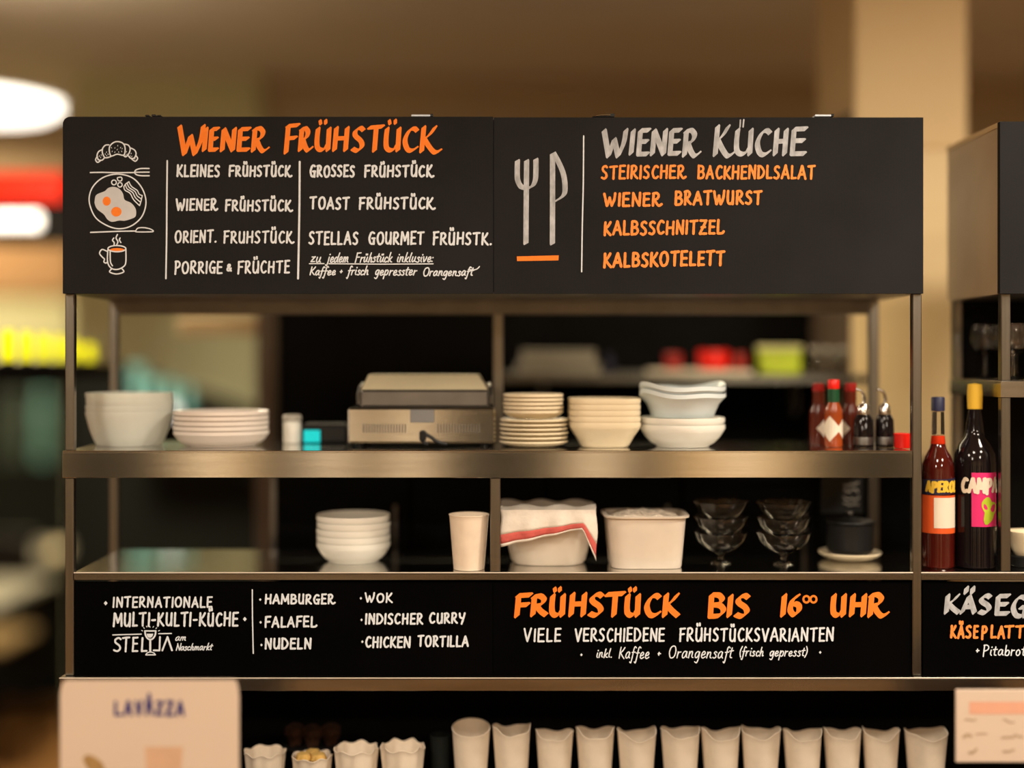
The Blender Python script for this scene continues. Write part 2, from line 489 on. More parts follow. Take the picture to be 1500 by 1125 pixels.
UMLAUT = [('d', [(.15, 1.21), (.12, 1.37)]), ('d', [(.35, 1.23), (.34, 1.39)])]
G = {
    'A': g_(.62, ('l', [(0, 0), (.32, 1)]), ('l', [(.32, 1), (.62, 0)]), ('l', [(.12, .33), (.52, .35)])),
    'B': g_(.52, ('l', [(.04, 1), (.03, 0)]), ('s', [(.04, 1), (.32, .98), (.45, .78), (.33, .58), (.08, .52)]), ('s', [(.1, .53), (.38, .5), (.52, .28), (.38, .04), (.03, 0)])),
    'C': g_(.52, ('s', [(.5, .9), (.38, 1), (.2, .92), (.04, .5), (.14, .1), (.32, 0), (.52, .13)])),
    'D': g_(.58, ('l', [(.04, 1), (.03, 0)]), ('s', [(.02, 1), (.32, .94), (.57, .52), (.38, .1), (.03, 0)])),
    'E': g_(.46, ('l', [(.05, 1), (.03, 0)]), ('l', [(.05, 1), (.46, 1.02)]), ('l', [(.05, .53), (.4, .54)]), ('l', [(.03, 0), (.46, .01)])),
    'F': g_(.46, ('l', [(.06, 1), (.03, -.02)]), ('l', [(.03, .99), (.48, 1.03)]), ('l', [(.05, .52), (.4, .55)])),
    'G': g_(.58, ('s', [(.52, .92), (.38, 1), (.2, .92), (.04, .5), (.14, .1), (.32, 0), (.48, .1), (.53, .46)]), ('l', [(.53, .46), (.52, 0)]), ('l', [(.34, .46), (.6, .47)])),
    'H': g_(.58, ('l', [(.06, 1), (.03, 0)]), ('l', [(.55, 1), (.53, 0)]), ('l', [(.04, .52), (.54, .54)])),
    'I': g_(.08, ('l', [(.06, 1), (.03, 0)])),
    'K': g_(.52, ('l', [(.06, 1), (.03, 0)]), ('s', [(.48, 1), (.3, .7), (.06, .48)]), ('s', [(.1, .52), (.3, .25), (.54, 0)])),
    '©': g_(.72, ('l', [(.06, 1), (.03, 0)]), ('s', [(.48, 1), (.3, .7), (.06, .48)]), ('s', [(.1, .52), (.3, .2), (.52, -.04), (.72, .04)])),
    'L': g_(.42, ('l', [(.05, 1), (.04, 0)]), ('l', [(.04, 0), (.42, .02)])),
    '£': g_(.52, ('l', [(.05, 1), (.04, 0)]), ('s', [(.04, 0), (.26, -.01), (.44, .02), (.54, .14)])),
    'M': g_(.76, ('l', [(.08, 1), (.02, -.04)]), ('l', [(.1, 1), (.38, .28)]), ('l', [(.38, .28), (.68, 1)]), ('l', [(.68, 1), (.74, 0)])),
    'N': g_(.58, ('l', [(.06, 1), (.03, 0)]), ('l', [(.06, 1), (.52, .02)]), ('l', [(.56, 1.02), (.53, 0)])),
    'O': g_(.64, ('s', [(.34, 1), (.12, .86), (.03, .45), (.16, .06), (.34, 0), (.54, .14), (.62, .54), (.52, .9), (.34, 1)])),
    'P': g_(.5, ('l', [(.06, 1), (.03, -.1)]), ('s', [(.02, .98), (.3, 1), (.48, .8), (.38, .54), (.06, .42)])),
    'R': g_(.54, ('l', [(.06, .98), (.03, 0)]), ('s', [(.02, .96), (.28, 1.01), (.44, .82), (.34, .56), (.08, .46)]), ('s', [(.16, .48), (.34, .2), (.54, .01)])),
    '®': g_(.70, ('l', [(.06, .98), (.03, 0)]), ('s', [(.02, .96), (.28, 1.01), (.44, .82), (.34, .56), (.08, .46)]), ('s', [(.16, .48), (.32, .16), (.5, -.02), (.7, .1)])),
    'S': g_(.48, ('s', [(.44, .9), (.3, 1), (.1, .88), (.1, .66), (.36, .42), (.42, .18), (.24, 0), (.02, .08)])),
    'T': g_(.58, ('l', [(.3, 1), (.28, 0)]), ('l', [(.0, .98), (.58, 1.03)])),
    'U': g_(.54, ('s', [(.06, 1), (.04, .5), (.08, .12), (.24, 0), (.4, .1), (.48, .3)]), ('l', [(.5, 1), (.5, 0)])),
    'V': g_(.56, ('l', [(.02, 1), (.28, 0)]), ('l', [(.28, 0), (.56, 1.02)])),
    'W': g_(.86, ('l', [(.02, 1), (.24, 0)]), ('l', [(.24, 0), (.42, .66)]), ('l', [(.42, .66), (.6, 0)]), ('s', [(.6, 0), (.78, .5), (.84, 1.02)])),
    'Y': g_(.54, ('s', [(.02, 1), (.08, .62), (.3, .5)]), ('s', [(.54, 1.02), (.42, .5), (.24, -.08)])),
    'Z': g_(.54, ('l', [(.03, 1), (.52, 1)]), ('l', [(.52, 1), (.02, 0)]), ('l', [(.02, 0), (.54, .02)]), ('l', [(.14, .5), (.42, .52)])),
    '-': g_(.34, ('l', [(.03, .46), (.32, .48)])),
    '.': g_(.1, ('d', [(.05, .03), (.07, .05)])),
    '&': g_(.5, ('s', [(.48, .0), (.14, .6), (.2, .84), (.34, .8), (.32, .62), (.06, .3), (.1, .06), (.28, .04), (.46, .34)])),
    '+': g_(.3, ('l', [(.02, .34), (.28, .35)]), ('l', [(.15, .2), (.15, .5)])),
    '(': g_(.2, ('s', [(.2, 1.05), (.06, .7), (.03, .3), (.16, -.12)])),
    ')': g_(.2, ('s', [(.03, 1.05), (.17, .7), (.16, .3), (.0, -.12)])),
    ':': g_(.1, ('d', [(.05, .05), (.07, .07)]), ('d', [(.07, .42), (.09, .44)])),
    '1': g_(.3, ('l', [(.2, 1), (.14, 0)])),
    # small letters
    'a': g_(.5, ('s', [(.42, .48), (.26, .56), (.08, .38), (.06, .1), (.18, .0), (.34, .16), (.42, .5)]), ('s', [(.42, .5), (.41, .14), (.5, .02)])),
    'b': g_(.44, ('l', [(.1, 1), (.06, .02)]), ('s', [(.07, .3), (.24, .54), (.4, .42), (.38, .12), (.22, 0), (.06, .06)])),
    'c': g_(.38, ('s', [(.36, .46), (.24, .56), (.08, .4), (.06, .12), (.2, 0), (.38, .1)])),
    'd': g_(.5, ('s', [(.4, .46), (.26, .56), (.08, .38), (.06, .1), (.18, 0), (.34, .14), (.42, .46)]), ('s', [(.5, 1.0), (.43, .5), (.44, .1), (.52, .02)])),
    'e': g_(.42, ('s', [(.06, .24), (.28, .3), (.36, .44), (.24, .56), (.08, .4), (.06, .12), (.2, 0), (.42, .12)])),
    'f': g_(.34, ('s', [(.42, .92), (.3, 1.02), (.2, .84), (.16, .3), (.08, -.36), (-.04, -.3)]), ('l', [(.04, .5), (.36, .53)])),
    'g': g_(.46, ('s', [(.4, .5), (.24, .56), (.07, .38), (.08, .1), (.2, .04), (.34, .2), (.42, .52)]), ('s', [(.42, .52), (.38, -.1), (.26, -.4), (.08, -.32)])),
    'h': g_(.46, ('s', [(.16, 1.0), (.09, .5), (.05, 0)]), ('s', [(.07, .26), (.2, .52), (.34, .5), (.34, .2), (.36, .03), (.46, .06)])),
    'i': g_(.2, ('s', [(.1, .54), (.07, .18), (.16, .02)]), ('d', [(.14, .78), (.15, .82)])),
    'j': g_(.26, ('s', [(.18, .54), (.14, 0), (.04, -.38), (-.1, -.28)]), ('d', [(.22, .78), (.23, .82)])),
    'k': g_(.42, ('s', [(.14, 1.0), (.08, .5), (.05, 0)]), ('s', [(.38, .54), (.22, .34), (.08, .26)]), ('s', [(.14, .3), (.28, .08), (.44, .03)])),
    'l': g_(.2, ('s', [(.16, 1.0), (.08, .5), (.08, .1), (.18, .02)])),
    'm': g_(.74, ('s', [(.08, .54), (.05, 0)]), ('s', [(.06, .26), (.18, .52), (.31, .5), (.31, .04)]), ('s', [(.32, .28), (.46, .52), (.58, .5), (.58, .12), (.7, .02)])),
    'n': g_(.48, ('s', [(.08, .54), (.05, 0)]), ('s', [(.06, .26), (.2, .52), (.35, .5), (.34, .12), (.46, .03)])),
    'o': g_(.44, ('s', [(.24, .56), (.08, .4), (.07, .12), (.2, 0), (.36, .12), (.38, .4), (.24, .56)])),
    'p': g_(.46, ('s', [(.1, .56), (.06, .1), (.02, -.4)]), ('s', [(.07, .3), (.22, .55), (.4, .44), (.36, .12), (.2, 0), (.07, .1)])),
    'r': g_(.36, ('s', [(.08, .54), (.05, 0)]), ('s', [(.06, .26), (.16, .48), (.34, .52)])),
    's': g_(.34, ('s', [(.32, .48), (.2, .56), (.08, .44), (.24, .28), (.28, .1), (.14, 0), (.0, .06)])),
    't': g_(.32, ('s', [(.2, .86), (.13, .4), (.14, .08), (.28, .04)]), ('l', [(.0, .58), (.36, .62)])),
    'u': g_(.48, ('s', [(.08, .54), (.05, .16), (.14, 0), (.3, .12), (.38, .4)]), ('s', [(.4, .54), (.37, .14), (.48, .03)])),
    'v': g_(.4, ('s', [(.04, .54), (.12, .1), (.18, 0), (.34, .3), (.38, .54)])),
    'z': g_(.4, ('l', [(.04, .52), (.36, .53)]), ('l', [(.36, .53), (.04, .02)]), ('l', [(.04, .02), (.38, .04)])),
}
G['Ü'] = (G['U'][0], tuple(G['U'][1]) + tuple(UMLAUT))
G['Ä'] = (G['A'][0], tuple(G['A'][1]) + (('d', [(.2, 1.2), (.18, 1.36)]), ('d', [(.42, 1.2), (.42, 1.36)])))
G['ü'] = (G['u'][0], tuple(G['u'][1]) + (('d', [(.16, .76), (.15, .86)]), ('d', [(.32, .78), (.31, .88)])))


def glyph_polys(ch, x, base, sx, sy, lw, slant=0.0, flat=None, rnd=None, drop=0.0):
    """one letter as polygons; (x, base) its lower left in photo pixels"""
    out = []
    for kind, pts in G[ch][1]:
        P = [(x + (p[0] * sx) + slant * p[1] * sy, base - p[1] * sy) for p in pts]
        if rnd:
            jx, jy = rnd.uniform(-.02, .02) * sy, rnd.uniform(-.02, .02) * sy
            P = [(a + jx, b + jy) for a, b in P]
        if kind == 's':
            P = smooth(P, n=6)
        if flat:
            if kind == 'd':
                P = [(P[0][0], P[0][1]), (P[1][0], P[1][1])]
            out += nib(P, flat[0] * (.62 if kind == 'd' else 1), flat[1], flat[2])
        else:
            if kind == 'l' and rnd:
                m = ((P[0][0] + P[1][0]) / 2 + rnd.uniform(-.25, .25), (P[0][1] + P[1][1]) / 2 + rnd.uniform(-.2, .2))
                P = smooth([P[0], m, P[1]], n=4)
            out += ribbon(P, lw * (1.10 if kind == 'd' else 1.04), rnd)
    return out


def word_polys(text, x0, x1, base, cap, lw, rise=0.0, slant=0.04, gap=.25, flat=None, seed=1):
    rnd = random.Random(seed * 977 + len(text))
    ws = [G[c][0] for c in text]
    n = len(text)
    total = sum(ws) + gap * (n - 1)
    wid = (x1 - x0) - lw
    sx = wid / total
    out = []
    x = x0 + lw / 2
    for c, wd in zip(text, ws):
        f = (x - x0) / max(1, x1 - x0)
        cc = cap * (1 + rnd.uniform(-.035, .035))
        out += glyph_polys(c, x, base - rise * f + rnd.uniform(-.02, .02) * cap, sx, cc, lw, slant, flat, rnd)
        x += (wd + gap) * sx
    return out


def letters_polys(items, lw, flat, slant=0.0):
    """single letters, each with its own box: (char, x0, x1, top, base)"""
    out = []
    for c, a, b, t, s in items:
        h = flat[0] * math.cos(math.radians(flat[2])) / 2
        out += glyph_polys(c, a + h, s - 2.2, (b - a - 2 * h - slant * (s - t)) / G[c][0], (s - t - 4.5), lw, slant, flat)
    return out


def paint(name, polys, m, parent, y, label=None):
    mb = MB()
    put_polys(mb, polys, y)
    o = mb.build(name, m, parent)
    if label:
        o['label'] = label
    return o




# ------------------------------------------------------------------ the room
def zz(y, d=0.0):
    return EYE + (VY - y) / sc_at(d)


def xx(x, d=0.0):
    return (x - VX) / sc_at(d)


XL, XR, YF, YB = -4.6, 3.4, -5.0, 4.0
struct('floor', MB().box((XL, YF, -.05), (XR, YB, 0)), M['floor'])
struct('ceiling', MB().box((XL, YF, CEIL), (XR, YB, CEIL + .05)), M['ceiling'])
struct('wall_left', MB().box((XL - .08, YF, 0), (XL, YB, CEIL)), M['wall_room'])
struct('wall_right', MB().box((XR, YF, 0), (XR + .08, YB, CEIL)), M['wall_room'])
struct('wall_front', MB().box((XL, YF - .08, 0), (XR, YF, CEIL)), M['wall_room'])
# far wall of the guest room at the left: pale plaster, salmon band, dark fascia
PALE_Y = 2.73
x_pale0, x_pale1 = xx(104, PALE_Y), xx(380, PALE_Y)
Y0 = 3.9
fx0, fx1 = XL, x_pale0 + .9
zb = [zz(530, Y0), zz(432, Y0), zz(345, Y0), zz(240, Y0)]
struct('wall_back', MB().box((fx0, Y0, zb[0]), (fx1, YB, CEIL)), M['wall_pale'])
struct('baseboard_back', MB().box((fx0, Y0 - .03, 0), (fx1, YB, zb[0])), M['wainscot'])
struct('trim_1', MB().box((fx0, Y0 - .025, zb[1]), (fx1, Y0 - .002, zb[2])), M['wall_salmon'])
FY = 1.62
struct('trim_17', MB().box((fx0, Y0 - .03, zb[2] + .001), (fx1, Y0 - .002, CEIL - .001)), M['wall_room'])
struct('trim_2', MB().box((XL + .01, FY, zz(353, FY)), (xx(101, FY), FY + .16, zz(252, FY))), M['black'])
for hx in (-3.6, -2.35):
    struct('trim_5', MB().box((hx - .02, FY + .06, zz(252, FY) + .0005), (hx + .02, FY + .10, CEIL - .0005)), M['black'])
# wall behind the kitchen: pale left piece and umber right piece
struct('wall_pale', MB().box((x_pale0, PALE_Y, 0), (x_pale1, PALE_Y + .12, CEIL - .002)), M['wall_pale'])
struct('wall_kitchen_back', MB().box((x_pale1 + .002, PALE_Y + .06, 0), (XR, PALE_Y + .18, CEIL - .002)), M['wall_brown'])
# black kitchen back wall, lower than the ceiling, and its brown end post
KY = 1.10
kx0, kx1 = xx(404, KY), xx(1262, KY)
struct('wall_kitchen', MB().box((kx0, KY, 0), (kx1, KY + .08, 2.18)), M['black'])
struct('trim_3', MB().box((xx(375, KY - .05), KY - .05, 0), (kx0 - .002, KY + .05, 2.18)), M['brown_post'])
# cream column behind the right end
CY0, CY1 = .72, 1.09
cx0, cx1 = xx(1252, CY0), xx(1418, CY0)
struct('added_shade_panel', MB().box((xx(1243, .73), .73, 0), (cx0 - .006, 1.09, 2.18)), M['brown_post'])  # brown panel added to darken the column's left side
struct('column', MB().box((cx0, CY0, zz(218, CY0)), (cx1, CY1, CEIL - .001), .006), M['column'])
struct('trim_4', MB().box((cx0 - .004, CY0 - .004, 0), (cx1 + .004, CY1, zz(218, CY0) - .001), .004), M['column_low'])

# ------------------------------------------------------------------ the serving stand
YR = 0.282
XA, XB = xx(95), xx(1350)
Z_MID, Z_MIDB = zz(660), zz(700)
Z_LOW, Z_LOWB = zz(838), zz(850)
Z_DECK, Z_DECKB = zz(990), zz(1010)
Z_CAN0, Z_CAN1 = zz(430), zz(173)
Z_BASE = 0.785
X_END = xx(1760)

counter = thing('counter_base', 'black counter below the stand carrying the paper cups', 'counter', (0, .1, 0))
MB().box((XA - .02, -.30, 0), (X_END, .32, Z_BASE - .03), .004).build('body', M['black'], counter)
MB().box((XA - .04, -.32, Z_BASE - .03), (X_END, .33, Z_BASE), .004).build('worktop', M['black'], counter)

stand = thing('serving_stand', 'long stainless steel serving stand with shelves under the menu boards', 'stand', (0, .14, Z_BASE))
pw = .0165
MB().box((XA, .27, Z_BASE), (X_END, .282, Z_DECKB)).build('back_panel', M['black'], stand)
MB().box((XA, .0, Z_BASE), (XA + .012, .27, Z_DECKB)).build('end_panel', M['black'], stand)
MB().box((X_END - .012, .0, Z_BASE), (X_END, .27, Z_DECKB)).build('end_panel', M['black'], stand)
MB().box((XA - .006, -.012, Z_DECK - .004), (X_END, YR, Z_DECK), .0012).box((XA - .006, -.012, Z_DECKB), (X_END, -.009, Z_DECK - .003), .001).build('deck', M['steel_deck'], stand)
MB().box((XA - .006, -.0135, Z_DECK - .0022), (X_END, -.0122, Z_DECK), .0006).build('deck_glint', M['edge'], stand)  # painted highlight along the deck front
MB().box((xx(108), 0, Z_LOW - .003), (X_END, YR, Z_LOW), .001).box((xx(108), YR - .003, Z_LOWB), (X_END, YR, Z_LOW - .002)).build('lower_shelf', M['steel_bright'], stand)
MB().box((xx(108), 0, Z_LOWB), (X_END, .003, Z_LOW - .0032), .0008).build('shelf_lip', M['steel_deck'], stand)
MB().box((xx(108), -.0008, Z_LOW - .0022), (X_END, -.0001, Z_LOW), .0003).build('shelf_glint', M['edge'], stand)  # painted highlight along the shelf front
xm0, xm1 = xx(92), xx(1336)
m = MB().box((xm0, -.003, Z_MID - .004), (xm1, YR + .01, Z_MID), .0012).box((xm0, -.003, Z_MIDB), (xm1, .0, Z_MID - .003), .001)
m.box((xm0, YR + .007, Z_MIDB), (xm1, YR + .01, Z_MID - .003)).box((xm0, 0.0, Z_MIDB), (xm0 + .003, YR + .008, Z_MID - .003)).build('middle_shelf', M['steel_bright'], stand)
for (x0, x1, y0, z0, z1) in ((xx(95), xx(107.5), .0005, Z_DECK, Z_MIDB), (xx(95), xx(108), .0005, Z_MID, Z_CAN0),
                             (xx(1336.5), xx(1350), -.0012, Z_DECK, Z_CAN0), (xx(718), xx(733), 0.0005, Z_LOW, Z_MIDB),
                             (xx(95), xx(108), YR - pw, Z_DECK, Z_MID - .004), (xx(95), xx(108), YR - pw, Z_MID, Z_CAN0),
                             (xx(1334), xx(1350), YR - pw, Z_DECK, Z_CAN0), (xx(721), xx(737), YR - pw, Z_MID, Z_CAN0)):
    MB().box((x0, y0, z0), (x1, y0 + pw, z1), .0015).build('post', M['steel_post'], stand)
MB().box((xx(94), 0, Z_CAN0), (xx(1351), YR, Z_CAN0 + .002)).build('canopy_floor', M['steel_dark'], stand)
MB().box((xx(94), .001, Z_CAN1 - .003), (xx(1351), YR, Z_CAN1 - .001)).build('canopy_roof', M['steel_dark'], stand)
MB().box((xx(94), .001, Z_CAN0 + .002), (xx(94) + .01, YR, Z_CAN1 - .003)).build('canopy_side', M['side_panel'], stand)
MB().box((xx(1351) - .01, .001, Z_CAN0 + .002), (xx(1351), YR, Z_CAN1 - .003)).build('canopy_side', M['side_panel'], stand)
MB().box((xx(94) + .01, YR - .01, Z_CAN0 + .002), (xx(1351) - .01, YR, Z_CAN1 - .003)).build('canopy_back', M['black'], stand)
MB().box((xx(109), YR - .02, Z_CAN0 - .028), (xx(1333), YR - .001, Z_CAN0), .001).build('rear_rail', M['steel_dark'], stand)

# second stand to the right
stand2 = thing('serving_stand', 'second steel stand with beige canopy side, at the right edge', 'stand', (xx(1560), .14, Z_LOW))
rx0 = xx(1466)
MB().box((rx0, .001, zz(178) - .003), (X_END, YR, zz(178)), .001).build('canopy_roof', M['side_panel'], stand2)
MB().box((rx0, .001, zz(430)), (rx0 + .012, YR, zz(178) - .003)).build('canopy_side', M['side_panel'], stand2)
MB().box((rx0 + .012, .001, zz(430)), (X_END, YR, zz(430) + .003)).build('canopy_floor', M['steel_dark'], stand2)
MB().box((xx(1400, .27), .268, Z_LOW + .0005), (X_END, .2775, zz(430) - .0005)).build('back_panel', M['black'], stand2)
MB().box((rx0 - .002, .0, zz(182) - .004), (rx0, YR, zz(178))).build('trim_strip', M['beige_panel'], stand2)
for (x0, x1, y0) in ((xx(1467), xx(1481), .001), (xx(1467), xx(1481), YR - pw - .016)):
    for z0, z1 in ((Z_LOW + .0005, zz(582)), (zz(558), zz(430))):
        MB().box((x0, y0, z0), (x1, y0 + pw, z1), .0015).build('post', M['steel_post'], stand2)
MB().box((rx0, 0, zz(558) - .003), (X_END, .2675, zz(558)), .001).box((rx0, 0, zz(582)), (rx0 + .003, .2675, zz(558) - .002)) \
    .box((rx0 + .003, 0, zz(582)), (X_END, .003, zz(558) - .002)).build('upper_shelf', M['steel'], stand2)
MB().box((rx0 + .3, 0.001, Z_LOW + .0005), (rx0 + .3 + pw, pw, zz(582)), .001).build('post', M['steel_post'], stand2)

# ------------------------------------------------------------------ menu boards
YT0, YT1 = -.013, -.0005


def board(name, label, x0, y0, x1, y1, d0, d1, m, round_tl=0):
    b = thing(name, label, 'menu board', ((xx(x0, d0) + xx(x1, d0)) / 2, d1, zz(y1, d0)), 'painted menu boards')
    P = []
    if round_tl:
        P += [(x0 + round_tl * (1 - math.cos(a)), y0 + round_tl * (1 - math.sin(a))) for a in [i * math.pi / 12 for i in range(7)]]
    else:
        P += [(x0, y0)]
    P += [(x1, y0), (x1, y1), (x0, y1)]
    MB().prism([(px(a, c, d0).x, px(a, c, d0).z) for a, c in P], d0, d1).build('panel', m, b)
    return b


bA = board('menu_board', 'upper left black menu board headed WIENER FRÜHSTÜCK in orange', 92, 171, 722.6, 430, YT0, YT1, M['board'], 11)
bB = board('menu_board', 'upper right black menu board headed WIENER KÜCHE in silver', 723.4, 172, 1352.5, 430, YT0, YT1, M['board'])
YL0, YL1 = .004, .012
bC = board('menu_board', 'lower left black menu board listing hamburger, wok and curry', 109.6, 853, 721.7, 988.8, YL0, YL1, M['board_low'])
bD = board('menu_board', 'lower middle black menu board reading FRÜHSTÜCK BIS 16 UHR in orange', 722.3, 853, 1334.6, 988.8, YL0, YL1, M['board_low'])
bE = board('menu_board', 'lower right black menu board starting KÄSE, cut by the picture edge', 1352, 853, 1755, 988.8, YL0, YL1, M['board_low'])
bF = board('menu_board', 'blank black board on the canopy of the right-hand stand', 1465, 178, 1758, 430, YT0, -.0005, M['board'])
TY = YT0 - .0003
LY = YL0 - .0003

# -- headlines in flat brush
FL = (7.6, 2.3, -38)
H = letters_polys([('W', 257, 302, 183, 228), ('I', 295, 306, 186, 222), ('E', 304.5, 322.5, 187, 221.5), ('N', 321.5, 347.5, 187, 222.5), ('E', 346, 368.5, 187, 221.5), ('®', 367, 397, 186, 223)], 7, FL, .06)
paint('headline_lettering', H, M['paint_orange'], bA, TY, 'orange headline lettering')
H = letters_polys([('F', 415, 439.5, 182, 225), ('®', 436, 461, 186, 222), ('Ü', 459, 487, 186, 222), ('H', 486, 513, 185, 222), ('S', 513, 537, 185, 223), ('T', 536, 564, 184, 223), ('Ü', 560, 589.5, 186, 222.5), ('C', 588, 615, 186, 223), ('©', 613.5, 650, 184, 224)], 7, FL, .06)
paint('headline_lettering', H, M['paint_orange'], bA, TY, 'orange headline lettering')
FS = (8.2, 2.3, -42)
H = letters_polys([('W', 879, 921, 189, 231), ('I', 920, 932, 189, 227), ('E', 931.5, 954, 189, 228), ('N', 951.5, 979, 189, 228), ('E', 977.5, 1000, 189, 227), ('®', 998.5, 1029.5, 189, 230)], 7, FS, .06)
paint('headline_lettering', H, M['paint_silver'], bB, TY, 'silver headline lettering')
H = letters_polys([('©', 1043.5, 1079, 183, 229), ('U', 1073, 1105.5, 188, 228), ('C', 1104, 1132, 189, 229), ('H', 1131.5, 1156, 188, 228), ('E', 1156, 1184, 187, 227.5)], 7, FS, .06)
H += ribbon([(1084.5, 176), (1084, 186)], 2.2) + ribbon([(1089.5, 175.5), (1088.5, 186)], 2.2)
paint('headline_lettering', H, M['paint_silver'], bB, TY, 'silver headline lettering')
FO = (8.8, 2.5, -40)
H = letters_polys([('F', 752.5, 780, 870, 904), ('R', 776, 804.5, 871, 903), ('Ü', 803, 830, 870, 903.5), ('H', 832, 861, 868, 903), ('S', 860, 887, 868, 903.5), ('T', 884, 917, 868, 903.5), ('Ü', 913, 940, 870, 903.5), ('C', 942, 970, 870, 904), ('K', 969, 997, 869, 904)], 8, FO, .05)
paint('headline_lettering', H, M['paint_orange'], bD, LY, 'orange headline lettering')
H = letters_polys([('B', 1036, 1064.5, 869, 905), ('I', 1063.5, 1075, 871, 904), ('S', 1074, 1101, 870, 905)], 8, FO, .05)
paint('headline_lettering', H, M['paint_orange'], bD, LY, 'orange headline lettering')
H = letters_polys([('1', 1141, 1154.5, 870, 903.5)], 8, FO, .05)
H += nib(smooth([(1169, 873), (1161, 879), (1157.5, 893), (1163, 900.5), (1170, 895), (1170, 887), (1163, 884.5), (1158, 890)], n=6), *FO)
for cx in (1181.2, 1191.6):
    H += ribbon(smooth([(cx + 4.4 * math.cos(t * .785), 877.8 + 4.8 * math.sin(t * .785)) for t in range(8)], True), 3.0)
paint('headline_lettering', H, M['paint_orange'], bD, LY, 'orange headline lettering')
H = letters_polys([('U', 1215, 1241.5, 870, 903.5), ('H', 1243, 1271, 870, 903), ('®', 1270, 1304.5, 869, 904)], 8, FO, .05)
paint('headline_lettering', H, M['paint_orange'], bD, LY, 'orange headline lettering')
H = letters_polys([('K', 1382, 1408, 870, 899.5), ('A', 1406, 1432, 871, 899.5), ('S', 1431, 1455, 870, 900), ('E', 1456, 1481, 871, 901), ('G', 1479, 1508, 872, 905)], 8, (8.2, 2.0, -40), .05)
H += nib([(1416, 861), (1415, 868)], *FS) + nib([(1425, 861), (1424.5, 868)], *FS)
paint('headline_lettering', H, M['paint_silver'], bE, LY, 'silver headline lettering')

# -- menu lines: (board, depth, paint, line width, [(word, x0, x1, base, cap, rise)])
seed = 0
LINES = [
    (bA, TY, 'paint_white', 2.9, [('KLEINES', 258, 322.6, 258.3, 15.8, 0), ('FRÜHSTÜC©', 334.5, 428.5, 258, 14.6, 0)]),
    (bA, TY, 'paint_white', 2.9, [('WIENE®', 256.7, 320, 307.5, 15.2, 0), ('FRÜHSTÜC©', 329, 429.5, 308.5, 15, 0)]),
    (bA, TY, 'paint_white', 2.7, [('ORIENT.', 255.4, 317.5, 355, 16.5, 0), ('FRUHSTÜC©', 326.6, 431.5, 355.5, 16.3, 0)]),
    (bA, TY, 'paint_white', 2.7, [('PORRIGE', 255, 326, 400, 16.4, 0), ('&', 331, 340, 396.5, 11, 0), ('FRÜCHTE', 347.5, 425, 400, 16.6, 1)]),
    (bA, TY, 'paint_white', 3.0, [('GROSSES', 452.8, 520, 258.5, 16, 0), ('FRÜHSTÜC©', 533, 636.8, 258.5, 15.6, 0)]),
    (bA, TY, 'paint_white', 3.0, [('TOAST', 453, 512.3, 306, 16.5, 0), ('FRÜHSTÜC©', 525, 638.4, 305.5, 15.6, 0)]),
    (bA, TY, 'paint_white', 2.9, [('STELLAS', 451.5, 525, 357.5, 17, 0), ('GOURMET', 539, 621.6, 357.5, 17, 0), ('FRÜHSTK.', 633, 721, 357.5, 16.6, -1)]),
    (bB, TY, 'paint_amber', 3.3, [('STEIRISCHE®', 880, 1006, 261.5, 17.8, 1), ('BACKHENDLSALAT', 1021, 1194, 261.5, 18.2, 0)]),
    (bB, TY, 'paint_amber', 3.7, [('WIENE®', 882.7, 971, 301.5, 17.8, 1), ('BRATWURST', 987.5, 1116.6, 299.5, 18.5, 1)]),
    (bB, TY, 'paint_amber', 3.6, [('KALBSSCHNITZE£', 883.4, 1061.4, 344, 18.6, 2.4)]),
    (bB, TY, 'paint_amber', 3.9, [('KALBSKOTELETT', 883, 1062.2, 391, 19.2, 3.4)]),
    (bC, LY, 'paint_white', 2.6, [('INTERNATIONALE', 164.6, 311.2, 889, 14, 0)]),
    (bC, LY, 'paint_white', 2.9, [('MULTI-KULTI-KÜCHE', 165, 349.5, 917, 18.6, 1)]),
    (bC, LY, 'paint_white', 2.7, [('HAMBURGE®', 387.2, 491.8, 884, 13, 0)]),
    (bC, LY, 'paint_white', 2.8, [('FALAFE£', 387, 464.5, 918, 14, 0)]),
    (bC, LY, 'paint_white', 2.9, [('NUDELN', 387, 456.4, 950, 14.6, 0)]),
    (bC, LY, 'paint_white', 2.5, [('WOK', 533.4, 575, 882, 12.6, 0)]),
    (bC, LY, 'paint_white', 2.8, [('INDISCHER', 534.2, 620, 913.8, 14.4, 0), ('CURRY', 628, 681.6, 912.6, 14.2, 0)]),
    (bC, LY, 'paint_white', 2.8, [('CHICKEN', 534.2, 601.5, 948, 14.6, 0), ('TORTILLA', 611, 686.4, 946.6, 14.6, 0)]),
    (bD, LY, 'paint_white', 2.7, [('VIELE', 766.4, 822.2, 939.3, 18, 0), ('VERSCHIEDENE', 841, 973.7, 938.8, 18, 0), ('FRÜHSTÜCKSVARIANTEN', 994.4, 1221, 938.6, 18, 0)]),
]
for b, y, pm, lw, words in LINES:
    for t, x0, x1, base, cap, rise in words:
        seed += 1
        paint('menu_lettering', word_polys(t, x0, x1, base, cap, lw, rise, .03, seed=seed), M[pm], b, y)
P = []
for c, x0, x1 in (('K', 1391, 1401), ('Ä', 1401.5, 1412.8), ('S', 1413, 1423.4), ('E', 1425, 1433.4), ('P', 1437, 1446.4), ('L', 1450, 1459.6), ('A', 1460.6, 1472.5), ('T', 1470, 1485.4), ('T', 1486, 1501)):
    P += word_polys(c, x0, x1, 934, 17, 3.4, seed=seed + ord(c))
paint('menu_lettering', P, M['paint_amber'], bE, LY)
